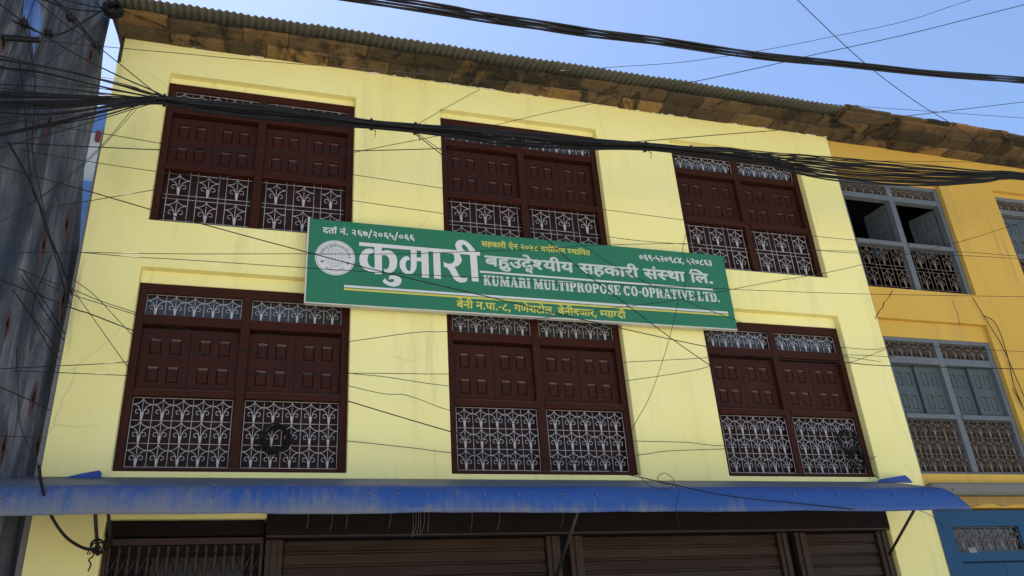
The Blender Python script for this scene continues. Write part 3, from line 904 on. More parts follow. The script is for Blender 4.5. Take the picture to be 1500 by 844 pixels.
GLYPHS = {",":[154,[26,-74,43,-2,55,67,110,67,114,60,93,-6,65,-74]],"-":[195,[28,194,167,194,167,147,28,147]],".":[154,[41,31,42,41,44,49,47,56,52,61,76,70,102,61,107,56,110,49,112,41,113,31,112,21,110,13,107,6,102,1,76,-8,52,1,47,6,44,13,42,21]],"/":[246,[175,478,222,478,72,-95,24,-95]],"ं":[0,[-106,443,-97,467,-75,477,-52,467,-43,443,-52,420,-75,410,-97,420]],"उ":[315,[0,357,323,357,323,316,260,316,268,305,274,293,277,280,279,267,276,242,267,221,253,203,233,188,243,179,253,169,262,157,270,146,277,133,283,119,286,104,287,87,286,74,283,61,279,49,274,39,267,30,258,22,249,15,238,10,227,5,215,2,202,1,188,0,172,1,156,4,141,10,126,18,111,28,97,41,83,56,69,75,56,96,42,121,29,149,17,180,57,194,66,172,74,152,83,133,93,115,103,99,113,85,124,72,135,62,146,53,158,47,171,44,184,43,195,43,205,45,214,48,223,53,229,60,234,68,237,79,238,92,237,103,235,115,231,125,225,135,218,145,209,155,200,164,189,173,152,169,149,209,169,210,186,213,200,218,212,224,221,232,227,241,231,253,232,266,223,296,202,316,0,316]],"ऐ":[318,[326,316,272,316,272,218,268,172,253,141,241,129,226,120,207,114,186,110,176,153,198,158,213,168,223,185,226,218,226,316,92,316,92,203,94,160,101,132,118,112,149,92,213,56,229,46,243,36,255,26,264,17,271,7,275,-4,278,-17,279,-30,279,-42,277,-53,274,-63,270,-74,252,-106,211,-82,225,-57,231,-32,227,-12,209,6,167,32,117,61,78,88,71,96,65,104,59,112,55,122,51,133,48,147,46,163,45,182,45,316,0,316,0,357,326,357],[226,353,220,375,214,394,208,410,202,425,196,437,190,447,183,455,176,462,169,467,161,470,152,472,142,473,120,470,102,465,88,507,100,510,113,513,126,514,141,515,156,514,170,511,183,506,194,500,205,491,216,480,226,466,235,450,244,431,253,408,261,382,269,353]],"क":[438,[446,316,260,316,260,200,274,213,290,222,308,227,327,229,345,228,361,223,375,216,388,205,398,192,405,176,410,158,411,137,411,124,409,110,406,96,403,81,398,66,391,51,383,37,374,22,333,46,339,55,346,66,351,77,356,88,360,100,363,112,365,124,365,136,365,149,363,160,359,169,354,176,348,182,341,186,332,189,323,190,307,187,291,179,276,166,260,148,260,0,213,0,213,100,179,78,168,74,156,70,144,68,130,68,117,68,104,71,91,74,79,79,68,85,58,92,49,101,41,112,34,123,30,136,27,151,26,167,28,188,34,208,44,225,58,240,75,251,94,260,116,265,140,267,170,265,195,261,191,219,168,223,143,225,127,224,113,221,101,216,91,210,83,201,78,192,74,180,73,168,74,153,77,141,83,131,90,123,100,116,109,112,120,109,131,108,143,109,155,111,166,115,176,120,213,149,213,316,0,316,0,357,446,357]],"ग":[323,[119,316,119,134,112,111,92,102,84,103,77,105,69,109,61,114,34,144,30,152,26,161,24,169,24,177,31,198,36,202,42,204,50,206,59,206,73,206,73,316,0,316,0,357,332,357,332,316,272,316,272,0,226,0,226,316]],"ज":[426,[375,316,375,0,329,0,329,213,250,213,217,214,227,205,236,196,244,185,250,174,256,162,260,150,262,138,263,125,262,113,260,101,256,90,251,81,245,73,238,65,229,59,220,55,210,51,200,48,189,46,178,46,163,47,148,50,134,56,120,63,106,74,93,87,80,103,67,121,55,143,42,169,30,198,18,230,59,245,72,209,86,177,100,150,114,128,128,110,144,98,159,90,176,88,185,88,192,90,200,93,206,98,211,103,215,111,217,120,218,130,217,143,213,155,208,167,200,178,191,189,181,199,169,208,157,217,173,253,329,253,329,316,0,316,0,357,435,357,435,316]],"ट":[289,[298,316,213,316,213,200,182,200,136,196,104,183,90,171,80,157,74,141,72,123,73,110,76,98,79,87,85,78,92,69,100,62,108,56,118,51,128,47,139,45,151,43,163,43,177,43,191,44,204,47,215,50,261,70,277,27,223,8,209,4,194,2,179,0,164,0,145,1,127,4,110,8,93,15,79,23,65,33,54,45,44,58,36,73,31,89,28,107,26,126,28,144,31,161,37,176,46,189,56,201,69,212,82,221,97,228,114,234,130,238,148,240,165,241,167,241,167,316,0,316,0,357,298,357]],"ण":[415,[364,316,364,0,318,0,318,316,241,316,241,184,236,144,221,114,215,107,207,101,199,96,190,92,180,88,169,86,157,84,144,84,119,86,98,92,80,103,65,118,51,151,48,162,47,174,46,187,45,202,45,316,0,316,0,357,423,357,423,316],[143,125,157,126,168,129,177,135,184,143,193,165,195,203,195,316,92,316,92,203,94,167,102,144,118,130]],"त":[327,[276,316,276,0,230,0,230,188,167,188,115,185,86,172,80,165,76,157,73,148,72,136,74,122,78,108,84,95,94,82,105,68,120,54,136,39,156,23,125,-7,76,39,65,51,55,62,47,74,39,87,33,99,29,112,27,125,26,139,26,149,28,158,30,167,34,175,53,202,62,208,72,214,82,219,94,223,106,225,121,228,138,229,156,229,230,229,230,316,0,316,0,357,335,357,335,316]],"थ":[369,[318,316,318,0,271,0,271,103,231,84,219,81,206,78,192,76,177,76,153,78,132,83,112,91,94,104,78,119,65,138,55,160,48,185,73,191,94,199,111,207,124,217,134,228,141,240,145,253,146,268,146,282,143,293,139,303,133,312,126,318,118,323,108,325,98,326,75,319,65,299,68,286,77,276,92,269,112,265,107,225,90,228,74,233,60,239,48,247,39,257,32,269,28,282,26,298,28,313,32,326,38,337,47,347,58,354,71,359,84,362,99,363,110,362,122,360,133,357,144,353,154,347,163,340,172,332,179,322,185,311,190,299,192,285,193,269,192,249,187,231,180,215,170,200,157,188,142,176,125,166,105,157,111,148,119,139,126,132,134,127,144,122,154,119,166,117,180,117,195,117,208,119,220,123,231,128,242,134,252,141,262,149,271,158,271,316,224,316,224,357,377,357,377,316]],"द":[299,[237,-33,214,6,196,42,182,40,165,39,116,45,104,49,93,53,82,58,72,65,62,72,53,80,45,90,39,101,33,113,30,126,27,140,26,156,27,168,29,180,31,190,35,200,59,230,69,238,80,245,92,250,105,254,119,258,134,260,150,261,167,262,169,262,169,316,0,316,0,357,307,357,307,316,216,316,216,221,188,221,134,217,99,204,80,182,72,150,74,136,78,123,85,111,95,100,108,92,124,85,143,82,165,80,172,80,179,81,176,101,177,110,179,118,183,125,188,130,214,138,226,137,236,134,245,130,252,124,258,117,262,109,264,101,265,93,264,84,263,77,260,70,256,65,235,49,252,21,276,-14]],"न":[319,[0,357,327,357,327,316,268,316,268,0,221,0,221,171,117,171,117,140,109,116,88,108,81,109,74,111,66,115,59,120,32,149,27,158,24,166,22,175,21,183,29,204,34,207,40,210,47,211,56,212,221,212,221,316,0,316]],"प":[326,[275,316,275,0,229,0,229,110,192,91,182,88,171,86,159,84,146,84,135,84,124,86,114,88,104,92,95,96,87,100,80,106,74,111,67,120,61,128,56,138,52,148,49,159,47,173,46,188,45,206,45,316,0,316,0,357,335,357,335,316],[229,316,92,316,92,212,94,175,99,152,109,138,117,132,126,128,138,125,151,125,162,125,173,127,184,131,194,136,229,161]],"ब":[328,[336,316,277,316,277,0,230,0,230,95,193,76,181,72,168,70,154,68,138,68,123,69,108,71,94,75,81,80,69,86,58,94,49,103,41,113,34,125,30,137,27,150,26,164,29,188,35,208,46,225,61,240,80,252,101,260,125,265,152,267,172,266,194,264,212,261,209,221,183,225,154,227,132,225,210,129,230,147,230,316,0,316,0,357,336,357],[73,165,74,151,78,139,84,129,92,120,102,114,114,109,126,107,139,106,159,107,177,112,96,213,86,204,79,193,74,180]],"म":[343,[292,316,292,0,246,0,246,144,119,144,119,122,118,114,117,106,114,100,111,95,91,87,68,94,46,112,29,136,22,160,30,177,57,184,72,184,72,316,0,316,0,357,352,357,352,316],[246,316,119,316,119,184,246,184]],"य":[333,[342,357,342,316,282,316,282,0,235,0,235,103,197,84,185,81,173,78,160,76,145,76,121,78,99,85,79,95,62,111,47,129,36,151,27,175,22,203,38,207,53,212,65,217,75,224,82,231,88,240,91,251,92,262,85,292,71,316,0,316,0,357],[74,173,80,160,87,148,95,139,103,131,113,125,123,120,135,117,149,117,163,117,176,120,188,123,199,129,209,135,219,142,227,149,235,157,235,316,121,316,128,301,134,286,137,271,138,256,134,227,122,204,102,186]],"र":[235,[227,24,196,-7,132,50,79,104,43,147,27,175,23,195,32,216,37,220,43,223,51,225,60,226,85,219,104,200,114,207,123,213,131,221,137,229,141,238,144,248,146,258,147,269,144,295,137,316,0,316,0,357,244,357,244,316,184,316,188,306,191,293,192,279,193,263,192,248,190,234,186,221,180,210,173,199,165,189,156,181,146,173,135,165,122,158,110,152,96,146,109,131,124,116,139,100,156,84,173,68,191,53,209,38]],"ल":[389,[0,316,0,357,398,357,398,316,338,316,338,0,292,0,292,204,284,204,256,198,248,193,242,188,235,181,228,173,222,162,216,150,210,136,204,119,160,133,164,146,168,158,173,169,179,180,151,196,120,203,109,202,100,199,92,195,85,190,79,182,75,174,73,166,72,156,73,145,75,134,79,124,85,114,92,104,100,94,110,83,121,73,177,23,146,-7,86,48,73,61,61,74,51,87,42,101,35,114,30,128,27,143,26,158,27,172,29,186,34,197,40,208,47,217,56,224,65,231,75,236,86,240,96,242,107,244,117,245,130,244,141,243,153,240,163,236,174,232,184,226,194,220,203,213,221,227,241,237,263,243,287,245,292,245,292,316]],"श":[391,[70,109,60,109,52,111,44,114,36,119,31,124,26,131,24,138,23,146,24,154,26,161,29,167,33,172,60,180,81,176,110,159,123,164,136,172,147,181,157,192,165,206,171,220,174,237,175,254,174,270,171,283,166,295,158,306,149,314,139,320,127,324,114,325,88,317,79,296,85,278,107,261,116,258,127,255,140,254,155,253,145,213,120,216,98,221,80,229,65,240,53,252,45,266,40,281,38,297,39,311,43,324,49,335,58,345,70,353,83,358,99,362,117,363,130,362,143,360,156,356,168,351,179,344,189,335,198,325,206,314,212,301,217,286,220,270,221,253,219,233,216,215,209,197,201,179,190,164,177,150,162,137,146,127,159,115,171,103,184,91,196,77,238,25,201,-1,187,19,173,37,160,53,148,67,136,80,125,92,114,102,103,111],[339,316,339,0,293,0,293,316,242,316,242,357,399,357,399,316]],"स":[388,[337,316,337,0,291,0,291,153,257,146,218,144,167,148,122,159,96,145,108,130,122,115,136,100,151,84,167,68,184,53,201,38,218,24,187,-7,127,50,76,104,42,147,26,175,23,195,32,216,37,220,43,223,51,225,60,226,85,219,104,201,110,207,114,213,118,221,120,229,125,263,122,294,115,316,0,316,0,357,397,357,397,316],[212,185,253,187,291,195,291,316,161,316,168,294,171,263,166,221,150,191,166,189,181,187,196,185]],"ह":[305,[184,40,218,56,224,62,228,69,231,76,231,85,230,95,227,104,222,112,215,119,205,125,193,128,178,131,161,132,142,131,126,127,112,122,100,115,91,106,85,96,81,84,79,71,86,37,90,28,96,19,104,10,113,0,124,-11,138,-23,155,-37,173,-51,142,-82,118,-61,96,-42,77,-23,62,-5,49,13,40,33,35,53,33,75,34,85,36,95,38,105,42,113,66,142,47,168,44,175,42,184,40,193,40,202,45,230,61,249,91,263,132,267,207,267,207,316,0,316,0,357,314,357,314,316,254,316,254,226,132,226,107,225,94,219,86,199,91,179,105,163,119,167,133,170,148,172,163,172,182,172,199,169,214,166,228,160,239,154,249,146,258,138,265,129,270,119,273,109,276,99,276,88,275,72,271,57,265,44,257,33,246,23,233,14,217,7,200,1]],"ा":[149,[98,316,98,0,51,0,51,316,0,316,0,357,157,357,157,316]],"ि":[149,[51,316,0,316,0,357,46,357,35,384,30,416,33,437,39,456,49,473,64,488,82,499,103,508,126,513,153,515,192,512,229,504,264,490,296,471,327,447,355,419,381,388,404,353,356,353,311,406,264,443,214,466,163,473,144,472,127,469,112,464,100,456,90,447,83,436,78,424,77,410,82,380,95,357,157,357,157,316,98,316,98,0,51,0]],"ी":[149,[-106,353,-121,392,-126,430,-125,447,-120,464,-113,478,-102,491,-89,501,-73,509,-55,513,-35,515,-19,514,-3,511,10,505,22,498,33,489,44,477,53,463,62,447,70,429,78,407,86,384,94,357,157,357,157,316,98,316,98,0,51,0,51,316,0,316,0,357,50,357,42,385,34,409,25,429,16,445,7,458,-5,467,-18,472,-33,474,-44,473,-53,470,-61,466,-68,460,-73,452,-77,443,-79,433,-80,421,-74,386,-60,353]],"ु":[0,[-142,-7,-127,-1,-111,3,-95,5,-78,6,-58,5,-40,1,-24,-6,-11,-16,-1,-28,7,-41,11,-57,13,-74,11,-91,6,-106,-2,-120,-14,-132,-29,-141,-46,-148,-67,-153,-90,-154,-117,-152,-142,-147,-165,-139,-186,-128,-206,-113,-225,-97,-244,-78,-261,-57,-226,-33,-215,-46,-204,-58,-194,-69,-184,-78,-174,-86,-163,-94,-152,-99,-141,-104,-129,-108,-117,-110,-104,-112,-90,-113,-64,-110,-45,-102,-33,-89,-29,-70,-30,-61,-33,-54,-37,-47,-43,-42,-51,-38,-58,-35,-67,-33,-75,-33,-103,-36,-128,-45]],"े":[0,[-97,353,-103,375,-109,394,-115,410,-121,425,-127,437,-133,447,-140,455,-147,462,-155,467,-163,470,-171,472,-181,473,-203,470,-221,465,-235,507,-223,510,-211,513,-197,514,-183,515,-168,514,-154,511,-141,506,-129,500,-118,491,-107,480,-98,466,-88,450,-79,431,-71,408,-62,382,-54,353]],"ो":[149,[98,316,98,0,51,0,51,316,0,316,0,357,157,357,157,316],[52,353,46,375,40,394,34,410,28,425,22,437,15,447,9,455,2,462,-6,467,-14,470,-23,472,-32,473,-55,470,-72,465,-86,507,-74,510,-62,513,-48,514,-34,515,-19,514,-5,511,8,506,20,500,31,491,41,480,51,466,61,450,70,431,78,408,87,382,95,353]],"्":[0,[-103,-25,-75,-22,-56,-23,-39,-26,-22,-31,-7,-37,7,-45,20,-54,33,-65,45,-76,56,-89,66,-102,77,-116,87,-130,54,-154,40,-132,25,-114,11,-99,-4,-86,-19,-77,-35,-70,-53,-66,-72,-65,-85,-66,-96,-68]],"०":[316,[158,70,142,70,126,73,112,78,99,84,86,92,75,102,66,113,58,125,51,138,47,153,44,168,43,184,44,201,47,216,51,231,58,244,66,256,75,267,86,276,98,284,112,290,126,295,141,298,157,299,174,298,189,295,204,290,217,284,230,276,241,267,250,256,258,243,265,230,270,215,272,200,273,183,272,167,270,152,265,137,259,124,251,112,241,101,230,92,218,84,204,78,190,73,174,70],[157,110,171,112,185,116,196,122,207,132,215,143,221,156,225,170,226,185,225,201,222,215,216,227,208,238,198,247,187,253,174,257,159,258,145,257,132,253,120,246,110,237,101,225,95,213,91,198,90,183,91,167,95,154,101,141,109,130,118,122,130,115,143,112]],"२":[316,[274,19,237,-7,211,32,185,66,161,95,137,119,107,117,98,118,89,120,81,123,74,127,67,133,63,139,61,147,60,155,60,163,62,170,66,176,70,180,96,189,118,184,146,167,158,172,169,179,180,188,189,198,197,210,202,224,206,238,207,254,206,270,202,284,196,295,188,305,178,313,167,318,154,321,140,322,102,318,63,302,48,342,59,347,70,351,82,355,93,358,142,363,157,362,172,360,186,356,199,351,211,344,222,336,231,326,240,314,246,301,251,287,254,271,254,253,253,233,249,215,243,198,234,182,224,167,211,154,197,143,182,134,194,121,207,107,220,92,232,76]],"३":[316,[52,341,89,356,101,359,114,361,128,363,142,363,164,362,183,358,200,351,214,342,225,331,233,318,238,303,240,286,237,266,231,248,220,233,206,221,218,215,229,208,239,200,246,191,251,181,255,170,258,159,258,148,257,133,254,120,248,108,240,96,230,86,218,77,205,69,189,62,223,25,254,-14,217,-38,179,13,146,52,111,50,101,51,93,52,85,56,78,60,72,65,67,72,65,79,64,87,64,95,66,102,70,108,74,113,101,122,125,117,157,96,170,99,181,103,190,109,198,115,204,122,208,130,210,139,211,149,210,159,207,168,202,176,196,183,187,189,177,194,165,197,152,199,111,195,109,236,125,236,139,238,151,239,161,242,170,245,177,249,183,254,187,259,194,284,193,294,191,302,186,308,180,314,173,318,165,321,155,322,145,323,106,317,66,302]],"४":[316,[246,73,244,58,240,44,233,31,223,20,210,11,195,4,178,0,159,-1,147,-1,135,1,124,4,114,8,104,14,96,20,88,27,81,35,76,44,72,54,70,64,69,75,73,105,90,138,97,148,106,159,117,171,129,184,80,237,51,276,39,306,36,333,37,347,40,363,88,354,84,333,89,304,110,268,119,257,130,244,143,231,158,215,173,231,186,245,197,258,206,269,227,305,233,331,229,354,277,363,281,333,278,304,264,274,236,236,188,185,200,171,211,159,220,147,227,137,243,102],[115,79,115,72,117,65,120,58,125,52,130,46,138,43,147,40,157,40,167,40,175,42,182,46,188,51,193,56,197,63,199,70,200,78,197,96,185,120,157,153,130,120,118,97]],"५":[316,[274,-38,253,0,232,44,213,86,200,119,179,119,131,125,119,128,109,133,98,139,89,145,80,153,72,162,65,173,59,184,54,197,51,212,49,228,48,246,49,259,50,273,53,288,56,304,61,319,67,334,74,349,82,363,130,351,104,296,100,283,97,269,95,254,94,240,95,221,99,204,106,190,114,179,126,170,140,164,157,160,177,159,187,159,184,180,185,189,187,196,191,203,196,208,225,217,235,216,245,213,253,209,260,202,266,195,270,188,272,180,273,171,272,163,271,155,268,148,264,143,240,127,260,82,287,28,315,-20]],"६":[316,[270,-38,251,-4,233,32,221,61,206,60,192,60,174,61,157,63,142,67,128,73,116,80,105,88,96,98,89,108,83,120,79,131,77,144,76,156,82,187,103,214,94,221,85,228,77,236,71,244,66,254,62,264,60,276,59,288,61,305,67,320,76,333,89,344,105,352,123,358,143,362,165,363,198,361,225,357,221,317,198,321,168,323,141,321,121,313,110,300,106,283,106,274,108,267,112,260,117,254,146,238,191,243,207,242,221,241,217,201,203,202,186,202,172,201,160,199,149,195,140,190,132,183,126,175,123,165,122,153,123,140,127,130,133,121,142,113,152,107,164,103,177,101,191,100,198,100,205,101,203,112,202,121,203,130,205,138,209,144,214,149,240,157,252,157,262,154,271,149,278,143,283,136,287,129,290,121,291,113,290,104,288,97,286,90,282,85,259,69,281,26,311,-20]],"७":[316,[294,155,292,124,287,97,278,75,265,58,250,45,233,36,213,30,192,28,175,29,159,32,143,36,129,43,115,51,103,62,91,75,80,91,70,110,61,131,52,156,45,183,38,214,32,249,26,287,22,329,68,338,72,297,76,259,82,224,89,193,96,165,105,140,116,119,127,102,140,88,155,78,171,73,190,71,206,72,219,77,229,84,236,94,242,107,245,122,247,139,248,158,248,172,246,186,244,200,241,213,237,225,232,235,226,245,220,253,212,260,204,265,195,268,185,269,163,261,155,240,161,220,184,204,193,202,204,199,216,198,230,196,221,156,194,160,171,166,152,174,137,184,126,197,117,210,113,225,111,241,112,256,116,269,122,280,131,291,141,299,154,305,169,308,185,310,201,308,216,305,230,298,243,289,254,279,264,266,273,251,281,234,286,216,291,197,293,177]],"८":[316,[157,0,142,1,128,3,114,6,101,10,88,16,77,24,67,32,58,43,51,54,46,67,42,82,41,98,47,134,66,173,103,223,219,363,255,333,134,186,122,171,112,158,104,146,98,135,94,126,91,116,89,106,88,96,90,83,93,71,99,62,107,55,117,49,129,46,141,43,154,43,168,43,183,45,197,48,210,52,224,58,238,64,252,72,267,82,288,39,274,32,260,24,245,18,229,12,213,7,195,3,176,1]],"९":[316,[41,270,42,283,44,295,47,306,53,317,59,327,67,336,76,344,86,351,98,356,110,360,123,362,138,363,159,361,177,356,194,348,208,336,219,322,227,306,232,287,234,267,232,249,229,233,222,219,213,206,202,195,189,187,173,180,156,176,169,168,182,157,264,91,274,82,282,74,289,65,294,57,298,48,300,39,302,29,303,20,296,-13,276,-45,239,-17,251,0,255,20,250,40,232,59,95,172,81,185,69,198,59,210,52,222,47,233,44,245,41,257],[87,267,88,255,90,245,94,236,101,228,108,221,116,217,126,214,136,213,147,214,157,217,166,222,173,229,179,237,184,246,186,257,187,268,186,279,184,290,180,299,174,307,166,314,158,318,148,321,138,322,127,321,117,318,109,314,101,307,95,299,90,289,88,279]]}

# ------------------------------------------------------------------ signboard
SX, SZ, SY = .38, 5.365, -.12           # lower left corner of the board's face
SWD, SHT = 4.955, .985
sg = empty('signboard', (SX, SY, SZ), 'long green signboard with white and yellow lettering mounted on the pale yellow building', 'sign')
mb = MB(); mb.box(SX, SX + SWD, SY, SY + .05, SZ, SZ + SHT, .002); mb.build('panel', 'sign_green', sg)
mb = MB()
t = .012
mb.box(SX - .014, SX - .0005, SY - .004, SY + .055, SZ - .01, SZ + SHT + .01)
mb.box(SX, SX + SWD, SY - .003, SY + .055, SZ - .013, SZ - .0005)
mb.build('edge_frame', 'sign_edge', sg)
mb = MB()
for x in (.6, 1.6, 3.2, 4.5):
    for z in (.2, .8): mb.box(SX + x, SX + x + .04, SY + .0505, .0, SZ + z, SZ + z + .04)
mb.build('wall_bracket', 'rodiron', sg)

def area(c): return sum(a[0] * b[1] - b[0] * a[1] for a, b in zip(c, c[1:] + c[:1])) / 2
def inside(p, c):
    r = False
    for a, b in zip(c, c[1:] + c[:1]):
        if (a[1] > p[1]) != (b[1] > p[1]) and p[0] < (b[0] - a[0]) * (p[1] - a[1]) / (b[1] - a[1]) + a[0]: r = not r
    return r
def flat(mb, contours, y):
    """fill closed 2D contours (holes found by nesting) as faces at depth y"""
    for c in contours:
        if c[0] == 'tri':
            for t in c[1]: mb.bm.faces.new([mb.bm.verts.new((SX + p[0], y, SZ + p[1])) for p in t])
    cs = [c for c in contours if c[0] != 'tri' and len(c) > 2 and abs(area(c)) > 1e-9]
    depth = [sum(inside(c[0], d) for d in cs if d is not c) for c in cs]
    for c, dp in zip(cs, depth):
        if dp % 2: continue
        grp = [c] + [h for h, hd in zip(cs, depth) if hd == dp + 1 and inside(h[0], c)]
        polys = [[Vector((p[0], p[1], 0)) for p in g] for g in grp]
        flatp = [p for g in polys for p in g]
        vs = [mb.bm.verts.new((SX + p.x, y, SZ + p.y)) for p in flatp]
        for tri in tessellate_polygon(polys):
            try: mb.bm.faces.new([vs[i] for i in tri])
            except ValueError: pass

def clipx(c, x):
    out = []
    for a, b in zip(c, c[1:] + c[:1]):
        if a[0] <= x: out.append(a)
        if (a[0] <= x) != (b[0] <= x):
            t = (x - a[0]) / (b[0] - a[0]); out.append((x, a[1] + (b[1] - a[1]) * t))
    return out
def glyph(c):
    d = GLYPHS[c]
    return d[0] / 1000, [[(s[i] / 1000, s[i + 1] / 1000) for i in range(0, len(s), 2)] for s in d[1:]]
HALF = {'श': .293, 'स': .291, 'म': .246, 'ग': .226}
def arc(cx, cy, rx, ry, a0, a1, w, n=8):
    o = [(cx + rx * math.cos(a0 + (a1 - a0) * i / n), cy + ry * math.sin(a0 + (a1 - a0) * i / n)) for i in range(n + 1)]
    i_ = [(cx + (rx - w) * math.cos(a0 + (a1 - a0) * i / n), cy + (ry - w) * math.sin(a0 + (a1 - a0) * i / n)) for i in range(n + 1)]
    return o + i_[::-1]
def cut_tris(cs, h):
    depth = [sum(inside(c[0], d) for d in cs if d is not c) for c in cs]
    out = []
    for c, dp in zip(cs, depth):
        if dp % 2: continue
        grp = [c] + [q for q, hd in zip(cs, depth) if hd == dp + 1 and inside(q[0], c)]
        fl = [p for q in grp for p in q]
        for tri in tessellate_polygon([[Vector((p[0], p[1], 0)) for p in q] for q in grp]):
            t = clipx([fl[i] for i in tri], h)
            if len(t) > 2: out.append(t)
    return out
def xf(c, f):
    return ('tri', [[f(p) for p in t] for t in c[1]]) if c[0] == 'tri' else [f(p) for p in c]
def compose(tokens):
    """tokens: characters in visual order; 'X~' half form, '^' reph over the last letter, 'D' the stacked dda, 'I' short i before its letter"""
    x = 0; out = []
    i = 0
    last = 0
    while i < len(tokens):
        c = tokens[i]
        if c == ' ':
            x += .17
        elif c == '^':
            out.append([(p[0] + x - .075, p[1]) for p in arc(0, .36, .085, .12, R(30), R(205), .045)])
        elif c == 'D':
            a, s = glyph('द')
            for k in s: out.append([(p[0] + x, p[1]) for p in k])
            for k in s: out.append([(p[0] * .62 + x + .10, p[1] * .55 - .14) for p in k])
            x += a
        elif i + 1 < len(tokens) and tokens[i + 1] == '~':
            a, s = glyph(c); h = HALF[c]
            out.append(('tri', [[(p[0] + x, p[1]) for p in t] for t in cut_tris(s, h)]))
            x += h; i += 1
        else:
            a, s = glyph(c)
            for k in s: out.append([(p[0] + x, p[1]) for p in k])
            x += a
        i += 1
    return x, out
def line(name, mat, tokens, u0, u1, v0, v1, natv, bold, lab=None):
    nat = compose(tokens)[0]
    # each letter's contours are filled on their own so that neighbours may touch
    mb = MB(); put_groups(mb, tokens, u0, u1, v0, v1, nat, natv, bold)
    return mb.build(name, mat, sg)
def put_groups(mb, tokens, u0, u1, v0, v1, nat, natv, bold):
    x = 0; i = 0; n = 0
    while i < len(tokens):
        j = i + (2 if i + 1 < len(tokens) and tokens[i + 1] == '~' else 1)
        t = tokens[i:j]
        if t == '^':
            cs = [[(p[0] + x - .075, p[1]) for p in arc(0, .36, .085, .12, R(30), R(205), .045)]]; w = 0
        else:
            w, cs = compose(t)
            cs = [xf(c, lambda p: (p[0] + x, p[1])) for c in cs]
        sx = (u1 - u0) / nat; sv = (v1 - v0) / (natv[1] - natv[0])
        cs = [xf(c, lambda p: (u0 + p[0] * sx, v0 + (p[1] - natv[0]) * sv)) for c in cs]
        offs = [(0, 0)] + ([(bold, 0), (-bold, 0), (0, bold * .7), (0, -bold * .7), (bold * .7, bold * .5), (-bold * .7, -bold * .5), (bold * .7, -bold * .5), (-bold * .7, bold * .5)] if bold else [])
        parts = [[c] for c in cs] if t == 'D' and False else [cs]
        for k, (a, b) in enumerate(offs):
            for pt in parts:
                flat(mb, [xf(c, lambda p: (p[0] + a, p[1] + b)) for c in pt], SY - .0012 - k * .00012 - (n % 3) * .00004)
        x += w; i = j; n += 1

# headline top is .357, foot 0
line('registration_lettering', 'vinyl_white', 'दरता नं. २६७/२०६५/०६६'.replace('दरता', 'दता^'), .142, 1.125, .822, .888, (0, .357), .003)
mb = MB()
for k, poly in enumerate(BIG):
    flat(mb, [poly], SY - .0012 - k * .0002)
mb.build('main_lettering', 'vinyl_white', sg)
line('act_lettering', 'vinyl_yellow', 'सहकारी ऐन २०४८ बमोजिम स्थािपत'.replace('जिम', 'िजम').replace('स्था', 'स~था').replace('िप', 'िप'), 1.882, 3.186, .826, .888, (0, .357), .0024)
line('phone_lettering', 'vinyl_white', '०६९-५२०९८४, ५२०८६३', 3.81, 4.785, .827, .900, (0, .357), .0032)
line('middle_lettering', 'vinyl_silver', 'बहुउDेश~यीय सहकारी संस~था िल.', 1.915, 4.755, .585, .705, (0, .357), .0085)
line('address_lettering', 'vinyl_yellow', 'बेनी न.पा.-८, गणेशटोल, बेनीबजार, म~याग~दी', 1.572, 3.532, .045, .125, (0, .357), .0036)

